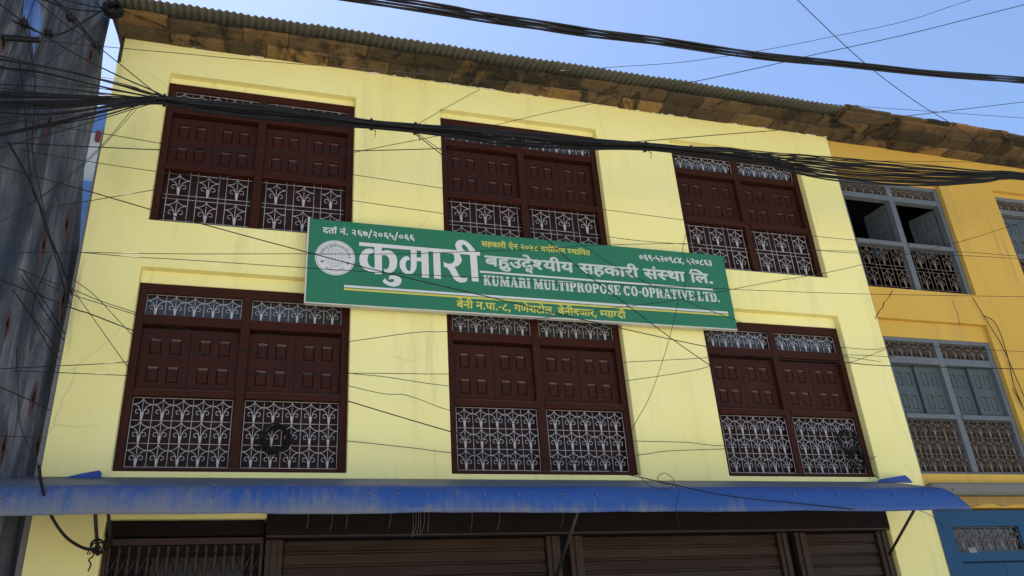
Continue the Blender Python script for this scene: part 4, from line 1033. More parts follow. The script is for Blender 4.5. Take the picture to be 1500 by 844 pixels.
def latin():
    S = .30; T = .10        # stem and serif
    def rect(a, b, c, d): return [(a, c), (b, c), (b, d), (a, d)]
    def ser(x, w=S, e=.07): return [rect(x, x + w, 0, 1), rect(x - e, x + w + e, 0, T), rect(x - e, x + w + e, 1 - T, 1)]
    def ring(cx, rx, x0=None, x1=None):
        n = 20
        o = [(cx + rx * math.cos(k / n * 6.2832), .5 + .52 * math.sin(k / n * 6.2832)) for k in range(n)]
        q = [(cx + (rx - S) * math.cos(k / n * 6.2832), .5 + .36 * math.sin(k / n * 6.2832)) for k in range(n)]
        return o, q
    def bowl(x, w, y0, y1, t=.13, s=S * .95):
        n = 8; cy = (y0 + y1) / 2; h = (y1 - y0) / 2
        o = [(x, y0)] + [(x + w - min(w * .6, .3) + min(w * .6, .3) * math.sin(k / n * math.pi), cy - h * math.cos(k / n * math.pi)) for k in range(n + 1)] + [(x, y1)]
        w2 = w - s; h2 = h - t; rr = min(w * .6, .3) * .6
        i_ = [(x, y0 + t)] + [(x + w2 - rr + rr * math.sin(k / n * math.pi), cy - h2 * math.cos(k / n * math.pi)) for k in range(n + 1)] + [(x, y1 - t)]
        return o + i_[::-1]
    L = {}
    L['K'] = (.98, [[c] for c in ser(.1)] + [[[(.36, .42), (.62, 1), (.90, 1), (.52, .42)]], [[(.42, .58), (.56, .68), (.92, 0), (.60, 0)]], [rect(.55, .95, 1 - T, 1)], [rect(.54, .98, 0, T)]])
    L['U'] = (.98, [[[(.1, 1), (.1, .26), (.16, .08), (.30, -.02), (.62, -.02), (.78, .08), (.84, .26), (.84, 1), (.68, 1), (.68, .30), (.62, .16), (.46, .14), (.40, .2), (.40, 1)]], [rect(.03, .47, 1 - T, 1)], [rect(.58, .93, 1 - T, 1)]])
    L['M'] = (1.26, [[rect(.12, .30, 0, 1)], [rect(.84, 1.14, 0, 1)], [[(.12, 1), (.40, 1), (.72, .22), (.56, .0)]], [[(1.0, 1), (.84, 1), (.54, .0), (.66, .0)]], [rect(.05, .38, 0, T)], [rect(.77, 1.21, 0, T)], [rect(.05, .36, 1 - T, 1)], [rect(.9, 1.21, 1 - T, 1)]])
    L['A'] = (1.02, [[[(.38, 1), (.62, 1), (.96, 0), (.64, 0), (.45, .72), (.24, 0), (.10, 0)]], [rect(.27, .68, .24, .36)], [rect(.03, .36, 0, T)], [rect(.56, 1.01, 0, T)]])
    L['R'] = (1.0, [[c] for c in ser(.1)] + [[bowl(.36, .52, .46, 1)], [[(.48, .5), (.74, .52), (.84, .36), (.86, .1), (.98, .1), (.96, 0), (.66, 0), (.58, .12), (.56, .38)]]])
    L['I'] = (.50, [[c] for c in ser(.1)])
    L['L'] = (.84, [[c] for c in ser(.1)] + [[rect(.40, .80, 0, .12)], [rect(.70, .80, 0, .36)]])
    L['T'] = (.92, [[rect(.30, .62, 0, 1)], [rect(.22, .70, 0, T)], [rect(.03, .89, .87, 1)], [rect(.03, .13, .64, 1)], [rect(.79, .89, .64, 1)]])
    L['P'] = (.92, [[c] for c in ser(.1)] + [[bowl(.36, .52, .42, 1)]])
    L['O'] = (1.0, [list(ring(.5, .45))])
    o, q = ring(.5, .45)
    n = 20
    oc = [(.5 + .45 * math.cos(R(35 + 290 * k / n)), .5 + .52 * math.sin(R(35 + 290 * k / n))) for k in range(n + 1)]
    ic = [(.5 + .15 * math.cos(R(35 + 290 * k / n)), .5 + .36 * math.sin(R(35 + 290 * k / n))) for k in range(n + 1)]
    L['C'] = (.98, [[oc + ic[::-1]], [rect(.78, .90, .62, 1)]])
    L['D'] = (1.0, [[c] for c in ser(.1)] + [[bowl(.36, .58, 0, 1)]])
    L['E'] = (.88, [[c] for c in ser(.1)] + [[rect(.4, .82, 0, .12)], [rect(.4, .82, .88, 1)], [rect(.4, .64, .44, .55)], [rect(.72, .82, 0, .34)], [rect(.72, .82, .68, 1)], [rect(.56, .64, .34, .66)]])
    s_pts = [(.72, .70), (.68, .83), (.55, .93), (.38, .91), (.27, .79), (.31, .65), (.45, .55), (.58, .46), (.67, .34), (.64, .19), (.50, .08), (.32, .08), (.20, .19), (.17, .32)]
    wd = [.05, .07, .08, .10, .14, .17, .17, .17, .16, .13, .10, .08, .07, .05]
    lo = []; hi = []
    for k, p in enumerate(s_pts):
        a = Vector(s_pts[max(k - 1, 0)]); b = Vector(s_pts[min(k + 1, len(s_pts) - 1)])
        d = (b - a).normalized(); nn = Vector((-d.y, d.x)) * wd[k] * .9
        lo.append((p[0] + nn.x, p[1] + nn.y)); hi.append((p[0] - nn.x, p[1] - nn.y))
    L['S'] = (.88, [[lo + hi[::-1]], [rect(.68, .78, .64, 1)], [rect(.12, .22, 0, .36)]])
    L['V'] = (1.0, [[[(.08, 1), (.40, 1), (.58, .34), (.76, 1), (.92, 1), (.62, 0), (.42, 0)]], [rect(.02, .46, 1 - T, 1)], [rect(.66, .99, 1 - T, 1)]])
    L['-'] = (.46, [[rect(.06, .40, .36, .52)]])
    L['.'] = (.36, [[[(.06 + .13 + .13 * math.cos(k / 8 * 6.2832), .12 + .13 * math.sin(k / 8 * 6.2832)) for k in range(8)]]])
    L[' '] = (.34, [])
    return L
LAT = latin()
txt = 'KUMARI MULTIPROPOSE CO-OPRATIVE LTD.'
tot = sum(LAT[c][0] for c in txt)
u0, u1, v0, v1 = 1.88, 4.795, .338, .462
k_ = (u1 - u0) / tot
mb = MB(); x = 0; n = 0
for c in txt:
    w, grp = LAT[c]
    for gi_, gset in enumerate(grp):
        flat(mb, [[(u0 + (x + p[0]) * k_, v0 + p[1] * (v1 - v0)) for p in poly] for poly in gset], SY - .0012 - (gi_ + 1) * .00012)
    x += w
mb.build('english_lettering', 'vinyl_silver', sg)
def stripe(name, mat, u0, u1, v0, v1):
    mb = MB(); flat(mb, [[(u0, v0), (u1, v0), (u1, v1), (u0, v1)]], SY - .0013); return mb.build(name, mat, sg)
stripe('thin_stripe', 'vinyl_white', 1.848, 4.726, .490, .512)
stripe('white_stripe', 'vinyl_white', .38, 4.869, .195, .221)
stripe('yellow_stripe', 'vinyl_yellow', .38, 4.869, .163, .185)
# emblem: pale disc, ring, globe, two dots, ring of small letters
EU, EV, ER = .280, .533, .207
def circ(r, n=48, cx=EU, cy=EV, ry=None): return [(cx + r * math.cos(k / n * 6.28319), cy + (ry or r) * math.sin(k / n * 6.28319)) for k in range(n)]
mb = MB(); flat(mb, [circ(ER)], SY - .0013); emb = mb.build('emblem', 'vinyl_white', sg)
mb = MB(); yy = SY - .0018
flat(mb, [circ(ER * .945), circ(ER * .925)], yy)
gr = .107; lw = .0026
flat(mb, [circ(gr), circ(gr - lw)], yy - .0001)
for f in (.38, .72): flat(mb, [circ(gr * f, ry=gr), circ(gr * f - lw, ry=gr - lw)], yy - .0002 - f * .0001)
flat(mb, [[(EU - lw / 2, EV - gr), (EU + lw / 2, EV - gr), (EU + lw / 2, EV + gr), (EU - lw / 2, EV + gr)]], yy - .0004)
for k, f in enumerate((-.62, -.3, 0, .3, .62)):
    hw = gr * math.sqrt(1 - f * f)
    flat(mb, [[(EU - hw, EV + f * gr - lw / 2), (EU + hw, EV + f * gr - lw / 2), (EU + hw, EV + f * gr + lw / 2), (EU - hw, EV + f * gr + lw / 2)]], yy - .0005 - k * .00002)
for sx in (-1, 1): flat(mb, [circ(.0175, 14, EU + sx * .132, EV - .055)], yy - .0007)
mb.build('globe_drawing', 'vinyl_grey', emb)
mb = MB()
def ringtext(tokens, a0, a1, r, h, flip=False):
    nat, _ = compose(tokens); x = 0; i = 0
    while i < len(tokens):
        j = i + (2 if i + 1 < len(tokens) and tokens[i + 1] == '~' else 1)
        w, cs = compose(tokens[i:j])
        th = a0 + (a1 - a0) * (x + w / 2) / nat
        sc = h / .357
        def f(p):
            du = (p[0] - w / 2) * sc * (-1 if flip else 1); rr = r + p[1] * sc * (-1 if flip else 1)
            return (EU + rr * math.cos(th) + du * math.sin(th), EV + rr * math.sin(th) - du * math.cos(th))
        flat(mb, [xf(c, f) for c in cs], yy - .0008 - (i % 4) * .00005)
        x += w; i = j
ringtext('कुमारी बहुउDेश~यीय सहकारी संस~था', R(172), R(2), .128, .036)
ringtext('बेनी म~याग~दी', R(232), R(308), .172, .030, True)
mb.build('emblem_lettering', 'vinyl_grey', emb)

# ------------------------------------------------------------------ cables and wires
def chain(pts, Y0, Y1, k=6):
    n = len(pts)
    L = [0]
    for a, b in zip(pts, pts[1:]): L.append(L[-1] + math.hypot(b[0] - a[0], b[1] - a[1]))
    P = [at(p[0], p[1], Y0 + (Y1 - Y0) * L[i] / L[-1]) for i, p in enumerate(pts)]
    def out(p): return p[0] < 0 or p[0] > 1500 or p[1] < 0
    # a wire that leaves the picture runs on
    if out(pts[0]): P.insert(0, P[0] + (P[0] - P[1]).normalized() * (.8 if pts[0][0] < 100 else 6))
    if out(pts[-1]): P.append(P[-1] + (P[-1] - P[-2]).normalized() * (.8 if pts[-1][0] < 100 else 6))
    return spline(P, k)

bun = empty('cable_bundle', at(240, 147, -1.05), 'thick tied bundle of black cables crossing the upper windows of both houses', 'cables')
LEFTS = [
 [(-12, 79), (110, 108), (200, 129)], [(-12, 86), (100, 105), (165, 121)], [(-12, 98), (60, 106), (160, 129)], [(-12, 122), (80, 129), (150, 137)],
 [(-12, 137), (60, 139), (150, 142)], [(-12, 139), (70, 141), (150, 144)], [(-12, 142), (80, 143), (160, 145)], [(-12, 152), (100, 150), (180, 149)],
 [(-12, 154), (80, 152), (170, 149)], [(-12, 156), (80, 155), (170, 151)], [(-12, 200), (70, 185), (140, 168), (195, 154)], [(-12, 198), (60, 184), (130, 167), (190, 153)],
 [(-12, 202), (90, 182), (150, 169), (200, 155)], [(40, 168), (75, 168), (130, 160), (200, 152)], [(-12, 163), (40, 168), (100, 165), (170, 153)], [(-12, 150), (90, 148), (180, 147)],
 [(-12, 84), (90, 104), (180, 125)], [(-12, 134), (60, 137), (150, 141)], [(-12, 158), (60, 156), (160, 151)], [(-12, 160), (90, 158), (180, 150)]]
MID = [(240, 147, 6), (300, 156, 9), (400, 166, 10.5), (480, 175, 9), (543, 182, 6.5), (607, 188, 6.5), (680, 195, 9), (760, 204, 10.5), (850, 211, 9), (940, 214.5, 5.5), (1012, 221, 6), (1090, 229, 9)]
# right hand fan: (x, y top, y bottom)
FAN = [(1170, 226, 256), (1230, 231, 266), (1300, 237, 272), (1370, 243, 273), (1440, 250, 268), (1512, 255, 265)]
rg = random.Random(11)
NC = 36
for c in range(NC):
    base = LEFTS[c % len(LEFTS)]
    pts = [(x, y + rg.uniform(-1.2, 1.2)) for x, y in base]
    k = c / (NC - 1)
    o = (c * 7 % NC) / (NC - 1) * 2 - 1
    dep = rg.uniform(-1, 1)
    Ys = [-1.35 + rg.uniform(-.15, .15)] + [-1.2] * (len(pts) - 1)
    P3 = [at(p[0], p[1], y) for p, y in zip(pts, Ys)]
    rank = o
    for (x, y, h) in MID:
        rank = max(-1, min(1, o + rg.uniform(-.22, .22)))
        P3.append(at(x, y + rank * h, -1.05 + dep * .05 + rg.uniform(-.02, .02)))
    fr = k
    for (x, a, b) in FAN:
        P3.append(at(x, a + (b - a) * min(1, max(0, fr + rg.uniform(-.04, .04))), -1.05 + dep * .06))
    P3.append(P3[-1] + Vector((3.0, dep * .05, -.10))); P3.append(P3[-1] + Vector((4.5, dep * .05, .05)))
    MBc = MB(); MBc.tube(spline(P3, 4), rg.choice((.0045, .0050, .0058, .0066, .0085)), 5)
    MBc.build('cable', 'cable', bun)
for i in range(14):
    y = rg.choice((rg.uniform(78, 130), rg.uniform(130, 165), rg.uniform(165, 230)))
    tx = rg.uniform(150, 238); e = at(tx, 147 + (y - 147) * (1 - tx / 240) * .9 + rg.uniform(-2, 2), -1.1)
    m = MB(); m.tube(spline([at(-12, y, -1.5), at(tx * .5, (y + 147) / 2 + rg.uniform(0, 6), -1.3), e, at(242, 147, -1.05)], 6), rg.choice((.0028, .0035, .0045)), 4)
    m.build('cable', 'cable', bun)
for (px, py, h) in ((240, 147, 9), (543, 182, 9), (607, 188, 10), (945, 215, 9), (1012, 221, 10)):
    c = at(px, py, -1.05); hh = h * .0066
    ring = [Vector((c.x + rg.uniform(-.006, .006), c.y + .065 * math.cos(a / 10 * 6.283), c.z + hh * math.sin(a / 10 * 6.283))) for a in range(10)]
    t = MB(); t.tube(ring, .006, 4, closed=True); t.tube([(p.x + .012, p.y, p.z) for p in ring], .005, 4, closed=True)
    t.tube(spline([ring[7], ring[7] + Vector((.03, -.02, -.05)), ring[7] + Vector((.05, 0, -.03)), ring[7] + Vector((.045, .02, -.10))], 5), .0035, 4)
    t.build('wire_tie', 'cable', bun)

pw = empty('power_cable', at(1000, 68, -1.6), 'heavy twisted black power cables crossing the blue sky above the roof', 'cables')
A_ = [(430, -18), (520, 0), (667, 22), (750, 35), (833, 47), (917, 57), (1000, 68), (1133, 86), (1267, 99), (1390, 111), (1512, 121)]
B_ = [(500, -18), (583, 0), (667, 13), (733, 25), (833, 40), (917, 52), (1000, 63), (1133, 82), (1267, 96), (1390, 108), (1512, 117)]
for c in range(6):
    base = A_ if c < 3 else B_
    P3 = []
    for i, (x, y) in enumerate(base):
        P3.append((x, y))
    Q3 = [at(x, y, -1.6) for x, y in P3]
    Q3 = [Q3[0] + (Q3[0] - Q3[1]) * 5] + Q3 + [Q3[-1] + (Q3[-1] - Q3[-2]) * k for k in (1.5, 3, 5)]
    S3 = spline(Q3, 10)
    ph = c * 2.1
    out = [p + Vector((0, .020 * math.cos(i * .10 + ph), .020 * math.sin(i * .10 + ph))) for i, p in enumerate(S3)]
    m = MB(); m.tube(out, .0135, 5); m.build('cable', 'cable', pw)

thin, mid_, thick = .0034, .0050, .0085
WIRES = [
 ('thin wire slanting down the sky from the top edge to the ochre house roof', [(1160, -8), (1223, 53), (1277, 101), (1340, 148), (1393, 181), (1440, 214)], -2.2, -.7, mid_),
 ('thin wire rising across the sky, upper one of the crossing pair', [(820, 104), (905, 98), (1000, 91), (1110, 75), (1223, 53), (1330, 30), (1440, -6)], -.7, -2.4, thin),
 ('thin wire rising across the sky, lower one of the crossing pair', [(960, 128), (1020, 119), (1140, 93), (1180, 83), (1330, 50), (1512, 4)], -.6, -2.4, mid_),
 ('long wire sagging below the cable bundle then rising past the eave into the sky', [(-12, 208), (150, 216), (250, 220), (380, 222), (521, 221), (640, 218), (760, 213), (870, 211), (940, 207), (1060, 197), (1180, 187), (1370, 165), (1512, 148)], -.95, -.85, mid_),
 ('wire strung along the whole stone eave just under the corrugated roof', [(-12, 72), (43, 65), (57, 61), (75, 61), (180, 71), (260, 78), (400, 91), (580, 105), (760, 124), (900, 132), (1050, 142), (1200, 152), (1360, 163), (1512, 174)], -.9, -.8, thin),
 ('short wire from the eave down to the bundle tie beside the second upper window', [(703, 131), (655, 157), (610, 183)], -.1, -1.0, thin),
 ('wire from the eave down to the bundle across the second upper window head', [(868, 152), (790, 168), (717, 185), (660, 192)], -.1, -1.0, thin),
 ('strong wire dropping from the bundle tie across the signboard to the tangled coil', [(603, 193), (640, 221), (754, 312), (800, 350), (843, 389), (920, 448), (985, 497), (1059, 549), (1132, 602), (1182, 632), (1236, 655)], -1.0, -.1, mid_),
 ('thinner wire dropping from the bundle tie over the phone number end of the signboard', [(609, 194), (708, 265), (772, 315), (849, 357), (908, 394), (997, 438), (1090, 474), (1180, 512), (1290, 530)], -.9, -.15, thin),
 ('strong wire falling from the grey wall across the emblem and past all lower windows', [(-12, 240), (57, 260), (139, 283), (224, 308), (339, 340), (440, 367), (567, 400), (728, 438), (800, 456), (896, 478), (1025, 506), (1132, 525), (1237, 531), (1302, 536), (1512, 541)], -1.3, -.5, mid_),
 ('nearly level wire passing through the main white lettering towards the orange window', [(30, 370), (120, 370), (260, 372), (440, 372), (584, 372), (704, 368), (800, 365), (860, 360), (1001, 357), (1100, 362), (1194, 366), (1253, 368), (1406, 369), (1512, 377)], -1.1, -.5, thin),
 ('slightly falling wire passing below the emblem and across the english lettering', [(120, 370), (200, 377), (260, 380), (440, 392), (567, 400), (704, 407), (800, 413), (860, 415), (1040, 422), (1098, 425), (1274, 431), (1512, 435)], -1.1, -.5, thin),
 ('long wire climbing from the dark wall over the lower windows and the signboard corner', [(-12, 541), (88, 536), (165, 532), (258, 523), (323, 517), (434, 509), (514, 500), (610, 487), (662, 485), (776, 469), (868, 455), (918, 449), (994, 439), (1098, 419), (1135, 412), (1203, 401), (1262, 388), (1403, 355), (1468, 335), (1512, 322)], -1.0, -.5, thin),
 ('level wire crossing the shutters of the lower windows in a slow rise', [(20, 543), (87, 546), (184, 550), (260, 551), (514, 547), (654, 548), (720, 545), (816, 538), (911, 531), (1025, 525), (1060, 521), (1237, 520), (1310, 523)], -.9, -.15, thin),
 ('wire sagging low under the middle shutters and rising again to the third lower window', [(26, 393), (66, 410), (111, 426), (147, 441), (199, 458), (289, 488), (357, 512), (456, 534), (514, 547), (563, 552), (662, 566), (785, 572), (865, 566), (917, 558), (985, 548), (1031, 539), (1098, 518)], -.9, -.12, thin),
 ('thick wire falling from the grey wall over the lower windows onto the awning', [(-12, 405), (102, 450), (132, 460), (192, 483), (260, 506), (388, 549), (511, 588), (662, 633), (785, 666), (927, 697), (986, 710), (1070, 727), (1175, 738), (1250, 746)], -1.1, -.92, mid_),
 ('wire with a kink beside the middle lower window, ending on its grille', [(58, 412), (100, 430), (151, 446), (198, 461), (260, 483), (366, 518), (440, 543), (514, 566), (563, 577), (590, 578), (614, 585), (662, 602), (760, 622)], -.9, -.05, thin),
 ('wire leading from the coil on the first lower window to the third lower window', [(428, 640), (508, 646), (610, 657), (659, 663), (800, 674), (930, 667), (976, 661), (1053, 658), (1110, 657)], -.05, -.1, thin),
 ('short wire between the middle and third lower windows just above its twin', [(922, 646), (1003, 648), (1030, 651), (1053, 653), (1115, 655)], -.1, -.1, thin),
 ('thin looping wire hanging from the bundle over the signboard, curled on the awning', [(1014, 212), (1013, 247), (1004, 268), (1009, 291), (1005, 312), (1007, 332), (1000, 371), (1016, 388), (1011, 402), (1003, 400), (1005, 407), (1002, 424), (994, 439), (980, 498), (954, 576), (928, 625), (922, 649), (927, 677), (939, 700), (959, 715), (980, 716), (987, 704), (974, 693), (963, 700), (971, 709), (987, 710), (995, 721), (990, 739), (995, 769), (1004, 796), (1007, 820), (1028, 850)], -1.0, -.95, thin * .85),
 ('falling wire across the shutters of all three upper windows', [(24, 176), (69, 184), (152, 196), (234, 210), (323, 226), (372, 235), (517, 256), (643, 275), (754, 290), (877, 306), (991, 321), (1100, 334), (1194, 346), (1254, 352)], -1.0, -.1, thin),
 ('falling wire across the grilles of the first two upper windows', [(30, 219), (48, 223), (144, 239), (227, 251), (292, 259), (517, 294), (643, 312), (877, 345), (939, 353), (1005, 358)], -1.0, -.5, thin),
 ('wire rising from the grey wall across the first upper window to the bundle tie', [(58, 322), (66, 314), (76, 304), (139, 293), (227, 278), (262, 272), (372, 252), (520, 223), (637, 200), (690, 192)], -.9, -1.0, thin),
 ('steep wire rising from the grey wall to the bundle, upper of a close pair', [(-12, 333), (52, 295), (95, 262), (149, 213), (196, 158)], -1.3, -1.1, thin * .8),
 ('steep wire rising from the grey wall to the bundle, lower of a close pair', [(40, 302), (80, 274), (99, 262), (145, 220), (200, 160)], -1.25, -1.1, thin * .8),
 ('thick dark drop cable leaning across the middle of the grey wall', [(-6, 170), (0, 185), (48, 275), (69, 340), (78, 358), (94, 398), (106, 431)], -1.0, -.4, thick),
 ('dark cable down the grey wall beside the blue patch, meeting the leaning drop cable', [(11, -8), (24, 67), (34, 135), (46, 270), (60, 302), (69, 340), (83, 382), (93, 420), (104, 448)], -1.2, -.4, mid_),
 ('dark cable from the blue patch down the grey wall to the tall narrow vent', [(34, 26), (38, 50), (47, 87), (52, 140), (47, 213), (58, 276), (69, 329), (75, 352), (88, 400), (98, 432)], -1.1, -.45, mid_),
 ('slanting wire across the top of the grey wall between clamps, first of two parallels', [(86, -6), (52, 80), (22, 128), (8, 150)], -1.3, -1.6, thin),
 ('slanting wire across the top of the grey wall between clamps, second of two parallels', [(96, -6), (66, 61), (26, 132), (12, 160)], -1.3, -1.6, thin),
 ('slanting wire running over the blue patch on the grey wall', [(53, -6), (40, 28), (26, 55), (-4, 122)], -1.4, -1.7, thin),
 ('short slanting wire in the very corner of the grey wall', [(22, -6), (12, 18), (-4, 50)], -1.5, -1.7, thin),
 ('straight wire from the eave corner knot down across the grey wall', [(160, 23), (95, 73), (35, 120), (-4, 150)], -.6, -1.5, thin),
 ('thick black cable running down from the top to the clamp on the grey wall edge', [(56, -6), (90, 12), (104, 26), (139, 66), (146, 78)], -1.2, -.9, thick),
 ('thick black cable beside its twin, ending below the clamp on the grey wall edge', [(72, -6), (104, 19), (122, 42), (142, 66), (147, 80)], -1.15, -.85, thick),
 ('heavy black cable sagging from the corner to a clamp and rising to the eave knot', [(-6, 19), (31, 36), (64, 50), (76, 52), (94, 48), (121, 33), (147, 17), (160, 10)], -1.3, -.6, thick * 1.1),
 ('heavy wire from the upper corner clamp straight down to the bundle tie', [(-6, 2), (35, 33), (69, 55), (121, 85), (173, 111), (224, 133), (242, 142)], -1.4, -1.05, thick * .8),
 ('wire from the top edge past the clamps down to the bundle tie', [(48, -4), (95, 35), (135, 62), (173, 92), (224, 133), (238, 142)], -1.3, -1.05, mid_),
 ('thick cable from the top edge to the eave knot, lower of two', [(56, -3), (97, 11), (130, 16), (158, 16)], -1.2, -.6, thick),
 ('thick cable from the top edge to the eave knot, upper of two', [(86, -2), (120, 6), (147, 12), (158, 13)], -1.2, -.6, thick * .9),
 ('short steep cable dropping from the top edge onto the eave knot', [(131, -4), (142, 6), (152, 13)], -.9, -.6, mid_),
 ('thin wire slanting down the dark grey wall to the yellow corner, uppermost of four', [(33, 395), (64, 440), (95, 489)], -.7, -.12, mid_),
 ('thin wire slanting down the dark grey wall to the yellow corner, second of four', [(31, 405), (52, 435), (94, 499)], -.7, -.12, mid_),
 ('thin wire slanting down the dark grey wall to the yellow corner, third of four', [(19, 425), (47, 463), (88, 515)], -.7, -.12, mid_),
 ('thin wire slanting down the dark grey wall to the yellow corner, lowest of four', [(24, 432), (47, 466), (73, 511), (87, 526)], -.7, -.12, mid_),
 ('wire sloping from the grey wall corner to the first lower window frame', [(90, 397), (114, 414), (144, 438), (192, 489), (220, 510)], -.45, .02, thin),
 ('steeper wire sloping from the grey wall corner to the foot of the first lower shutter', [(98, 410), (111, 430), (132, 460), (184, 533), (192, 540)], -.45, .02, thin),
 ('forked wire hanging down the dark grey wall between the vents', [(76, 373), (68, 392), (54, 428), (48, 447), (47, 466)], -.6, -.5, mid_),
 ('short wire from the dark wall to the yellow corner below the pink vent', [(-6, 565), (30, 580), (73, 601)], -.7, -.1, mid_),
 ('level wire across the foot of the dark grey wall', [(-6, 638), (30, 640), (64, 640)], -.7, -.1, thin),
 ('thin wire hanging down the dark wall to the top of the black drop cable', [(24, 510), (26, 560), (29, 617), (40, 650), (57, 684)], -1.05, -1.02, thin),
 ('thin kinked wire between the pale yellow wall and the grey blue window', [(1200, 508), (1231, 509), (1283, 512), (1317, 505), (1400, 510), (1512, 516)], -.15, -.2, thin),
 ('short wire rising from the third lower window to the grey blue window', [(1215, 535), (1252, 529), (1296, 512), (1320, 505)], -.12, -.12, thin),
 ('second of two close level wires crossing the open orange house window', [(1180, 365), (1195, 367), (1256, 371), (1330, 372), (1420, 375), (1512, 380)], -.5, -.5, thin),
 ('thin wire under the ochre house eave above the bundle', [(1180, 233), (1300, 236), (1400, 237), (1512, 240)], -.3, -.3, thin),
 ('drop wire running down the ochre wall from the open window corner', [(1425, 436), (1432, 448), (1446, 471), (1468, 507), (1487, 550), (1508, 600)], -.03, -.03, mid_),
 ('second drop wire curving down the ochre wall beside the lower window', [(1440, 462), (1455, 470), (1466, 490), (1478, 530), (1484, 560), (1500, 600), (1510, 620)], -.03, -.03, mid_),
 ('thin wire from the awning strut over the blue door frame', [(1300, 742), (1345, 747), (1370, 760), (1383, 774)], -.3, -.02, thin),
]
for lab, pts, Y0, Y1, r in WIRES:
    m = MB(); m.tube(chain(pts, Y0, Y1, 5), r, 5)
    P0 = chain(pts, Y0, Y1, 1)[0]
    tag(m.build('wire', 'cable', None, P0), lab, 'wire', 'wires strung across the house fronts')

# heavy drop cable with its coil by the gate
dc = MB()
dc.tube(chain([(57, 682), (62, 715), (75, 755), (95, 785), (118, 801), (135, 805), (147, 802)], -1.0, -.5, 6), .013, 6)
dcc = dc.build('drop_cable', 'cable', None, at(57, 682, -1.0))
tag(dcc, 'thick black hose like cable hanging in front of the awning down to the gate strut', 'cable')
def coil(name, px, py, rx, rz, Y, n, label, r=.006, parent=None, ry=.03):
    c = at(px, py, Y); m = MB(); rr = random.Random(px)
    pts = []
    N = n * 14
    for i in range(N + 1):
        a = i / 14 * 6.28319
        k = 1 + .16 * math.sin(i * .37 + px) + rr.uniform(-.04, .04)
        pts.append((c.x + rx * k * math.cos(a) + .012 * math.sin(i * .11), c.y + ry * math.sin(i * .53), c.z + rz * k * math.sin(a) + .010 * math.cos(i * .17)))
    m.tube(spline(pts, 2), r, 4)
    # tying turns
    for a in (0.6, 3.9):
        p = Vector((c.x + rx * math.cos(a), c.y, c.z + rz * math.sin(a)))
        d = Vector((math.cos(a), 0, math.sin(a)))
        m.tube([p + d * .045 * math.cos(k / 8 * 6.283) + Vector((0, .05, 0)) * math.sin(k / 8 * 6.283) for k in range(8)], .004, 4, closed=True)
    return tag(m.build(name, 'cable', None, c), label, 'cable coil')
coil('cable_coil', 404, 643, .122, .122, .05, 13, 'round coil of black wire hung on the first lower window grille', .0046)
coil('cable_coil', 1243, 648, .125, .13, .045, 7, 'loose tangled coil of black wire on the third lower window grille', .0045)
coil('cable_coil', 1256, 672, .10, .12, .03, 6, 'smaller coil of black wire hanging beneath the tangled coil', .0045)
coil('cable_coil', 143, 800, .05, .045, -.5, 4, 'small knot of black wire round the strut above the gate', .006)
m = MB(); m.tube(chain([(138, 806), (136, 815), (130, 820), (133, 827), (129, 837)], -.5, -.5, 5), .006, 5)
tag(m.build('wire', 'cable', None, at(138, 806, -.5)), 'short wavy wire end dangling in front of the yellow pillar', 'wire', 'wires strung across the house fronts')
m = MB(); m.tube(chain([(1248, 672), (1266, 684), (1288, 702)], .0, -.05, 4), .006, 5); m.tube(chain([(1262, 660), (1276, 672), (1284, 668)], .0, -.05, 4), .003, 4)
tag(m.build('wire', 'cable', None, at(1248, 672, 0)), 'black wire end leading from the tangled coils onto the awning', 'wire', 'wires strung across the house fronts')

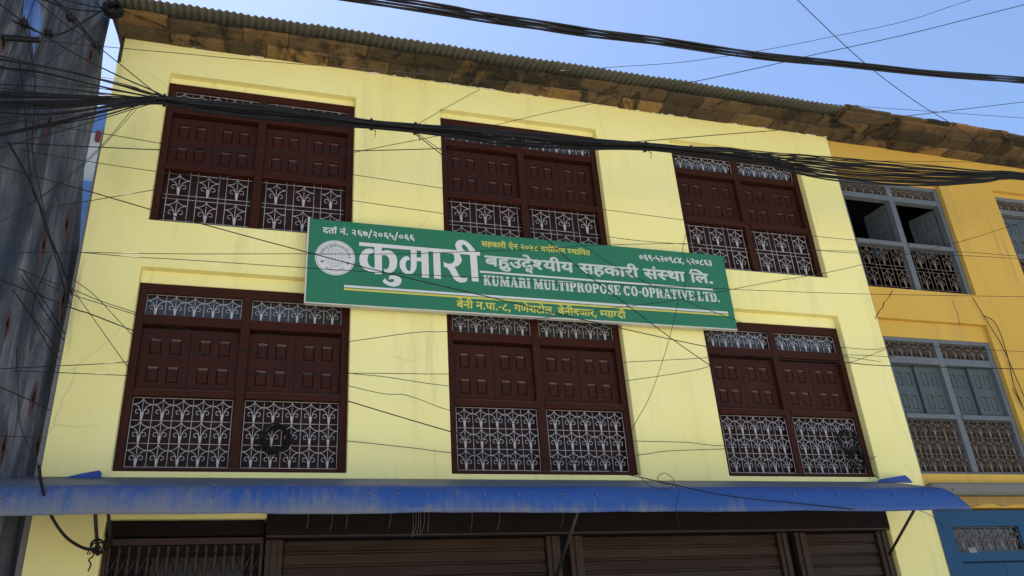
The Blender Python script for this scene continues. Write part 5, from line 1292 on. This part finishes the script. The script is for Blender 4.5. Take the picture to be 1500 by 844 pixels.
# clamps, splice sleeve and the knot at the eave corner
def clamp(px, py, Y, label):
    c = at(px, py, Y); e = empty('cable_clamp', c, label, 'clamp', 'clamps on the cables by the grey wall')
    m = MB(); m.box(c.x - .035, c.x + .035, c.y - .03, c.y + .03, c.z - .022, c.z + .02, .008); m.box(c.x - .022, c.x + .05, c.y - .035, c.y + .025, c.z - .045, c.z - .022, .006)
    m.build('body', 'cable', e)
    m = MB(); m.tube([(c.x - .01, c.y - .05, c.z), (c.x - .01, c.y + .04, c.z)], .008, 6); m.tube([(c.x + .02, c.y - .05, c.z - .03), (c.x + .02, c.y + .04, c.z - .03)], .008, 6)
    m.build('bolt', 'rodiron', e)
clamp(103, 25, -1.05, 'black cable clamp nearest the blue patch, on the twin cables')
clamp(141, 65, -.88, 'black cable clamp at the edge of the grey wall near the sky gap')
clamp(71, 47, -1.1, 'pale tipped cable clamp at the low point of the sagging heavy cable')
clamp(35, 33, -1.25, 'black cable clamp over the blue patch')
sp_ = MB()
P = [at(3, 55, -1.3).lerp(at(57, 59, -1.15), i / 44) for i in range(45)]
sp_.tube(P, [.012 if i in (0, 44) else (.030 if i % 2 else .024) for i in range(45)], 9)
tag(sp_.build('splice_sleeve', 'cable', None, P[0]), 'ribbed black sleeve lying level on the wires before the grey wall', 'sleeve')
kn = MB(); rk = random.Random(5)
c = at(166, 14, -.62)
for i in range(16):
    a = rk.uniform(0, 6.28); pts = []
    for j in range(9):
        t = j / 8 * 6.0 + a
        pts.append(c + Vector((.085 * math.cos(t) * rk.uniform(.7, 1.2), .05 * math.sin(t * 1.3 + i), .075 * math.sin(t) * rk.uniform(.6, 1.2))))
    kn.tube(spline(pts, 3), rk.choice((.006, .008, .011)), 5)
for i in range(9):
    d = Vector((rk.uniform(-.3, 1), rk.uniform(-.4, .4), rk.uniform(-.7, .9))).normalized()
    kn.tube(spline([c + d * .05, c + d * .11 + Vector((0, 0, .02)), c + d * .17], 3), .003, 4)
tag(kn.build('cable_knot', 'cable', None, c), 'dense black knot of cables at the roof corner beside the grey wall', 'cable knot')
bk_ = MB(); bk_.tube([c + Vector((0, .0, 0)), Vector((YL + .02, -.01, 8.42))], .018, 6); bk_.tube([Vector((YL + .02, -.01, 8.2)), Vector((YL + .02, -.01, 8.54))], .02, 6)
tag(bk_.build('cable_bracket', 'rodiron', None, (YL + .02, -.01, 8.2)), 'dark iron bracket holding the cable knot under the roof corner', 'bracket')
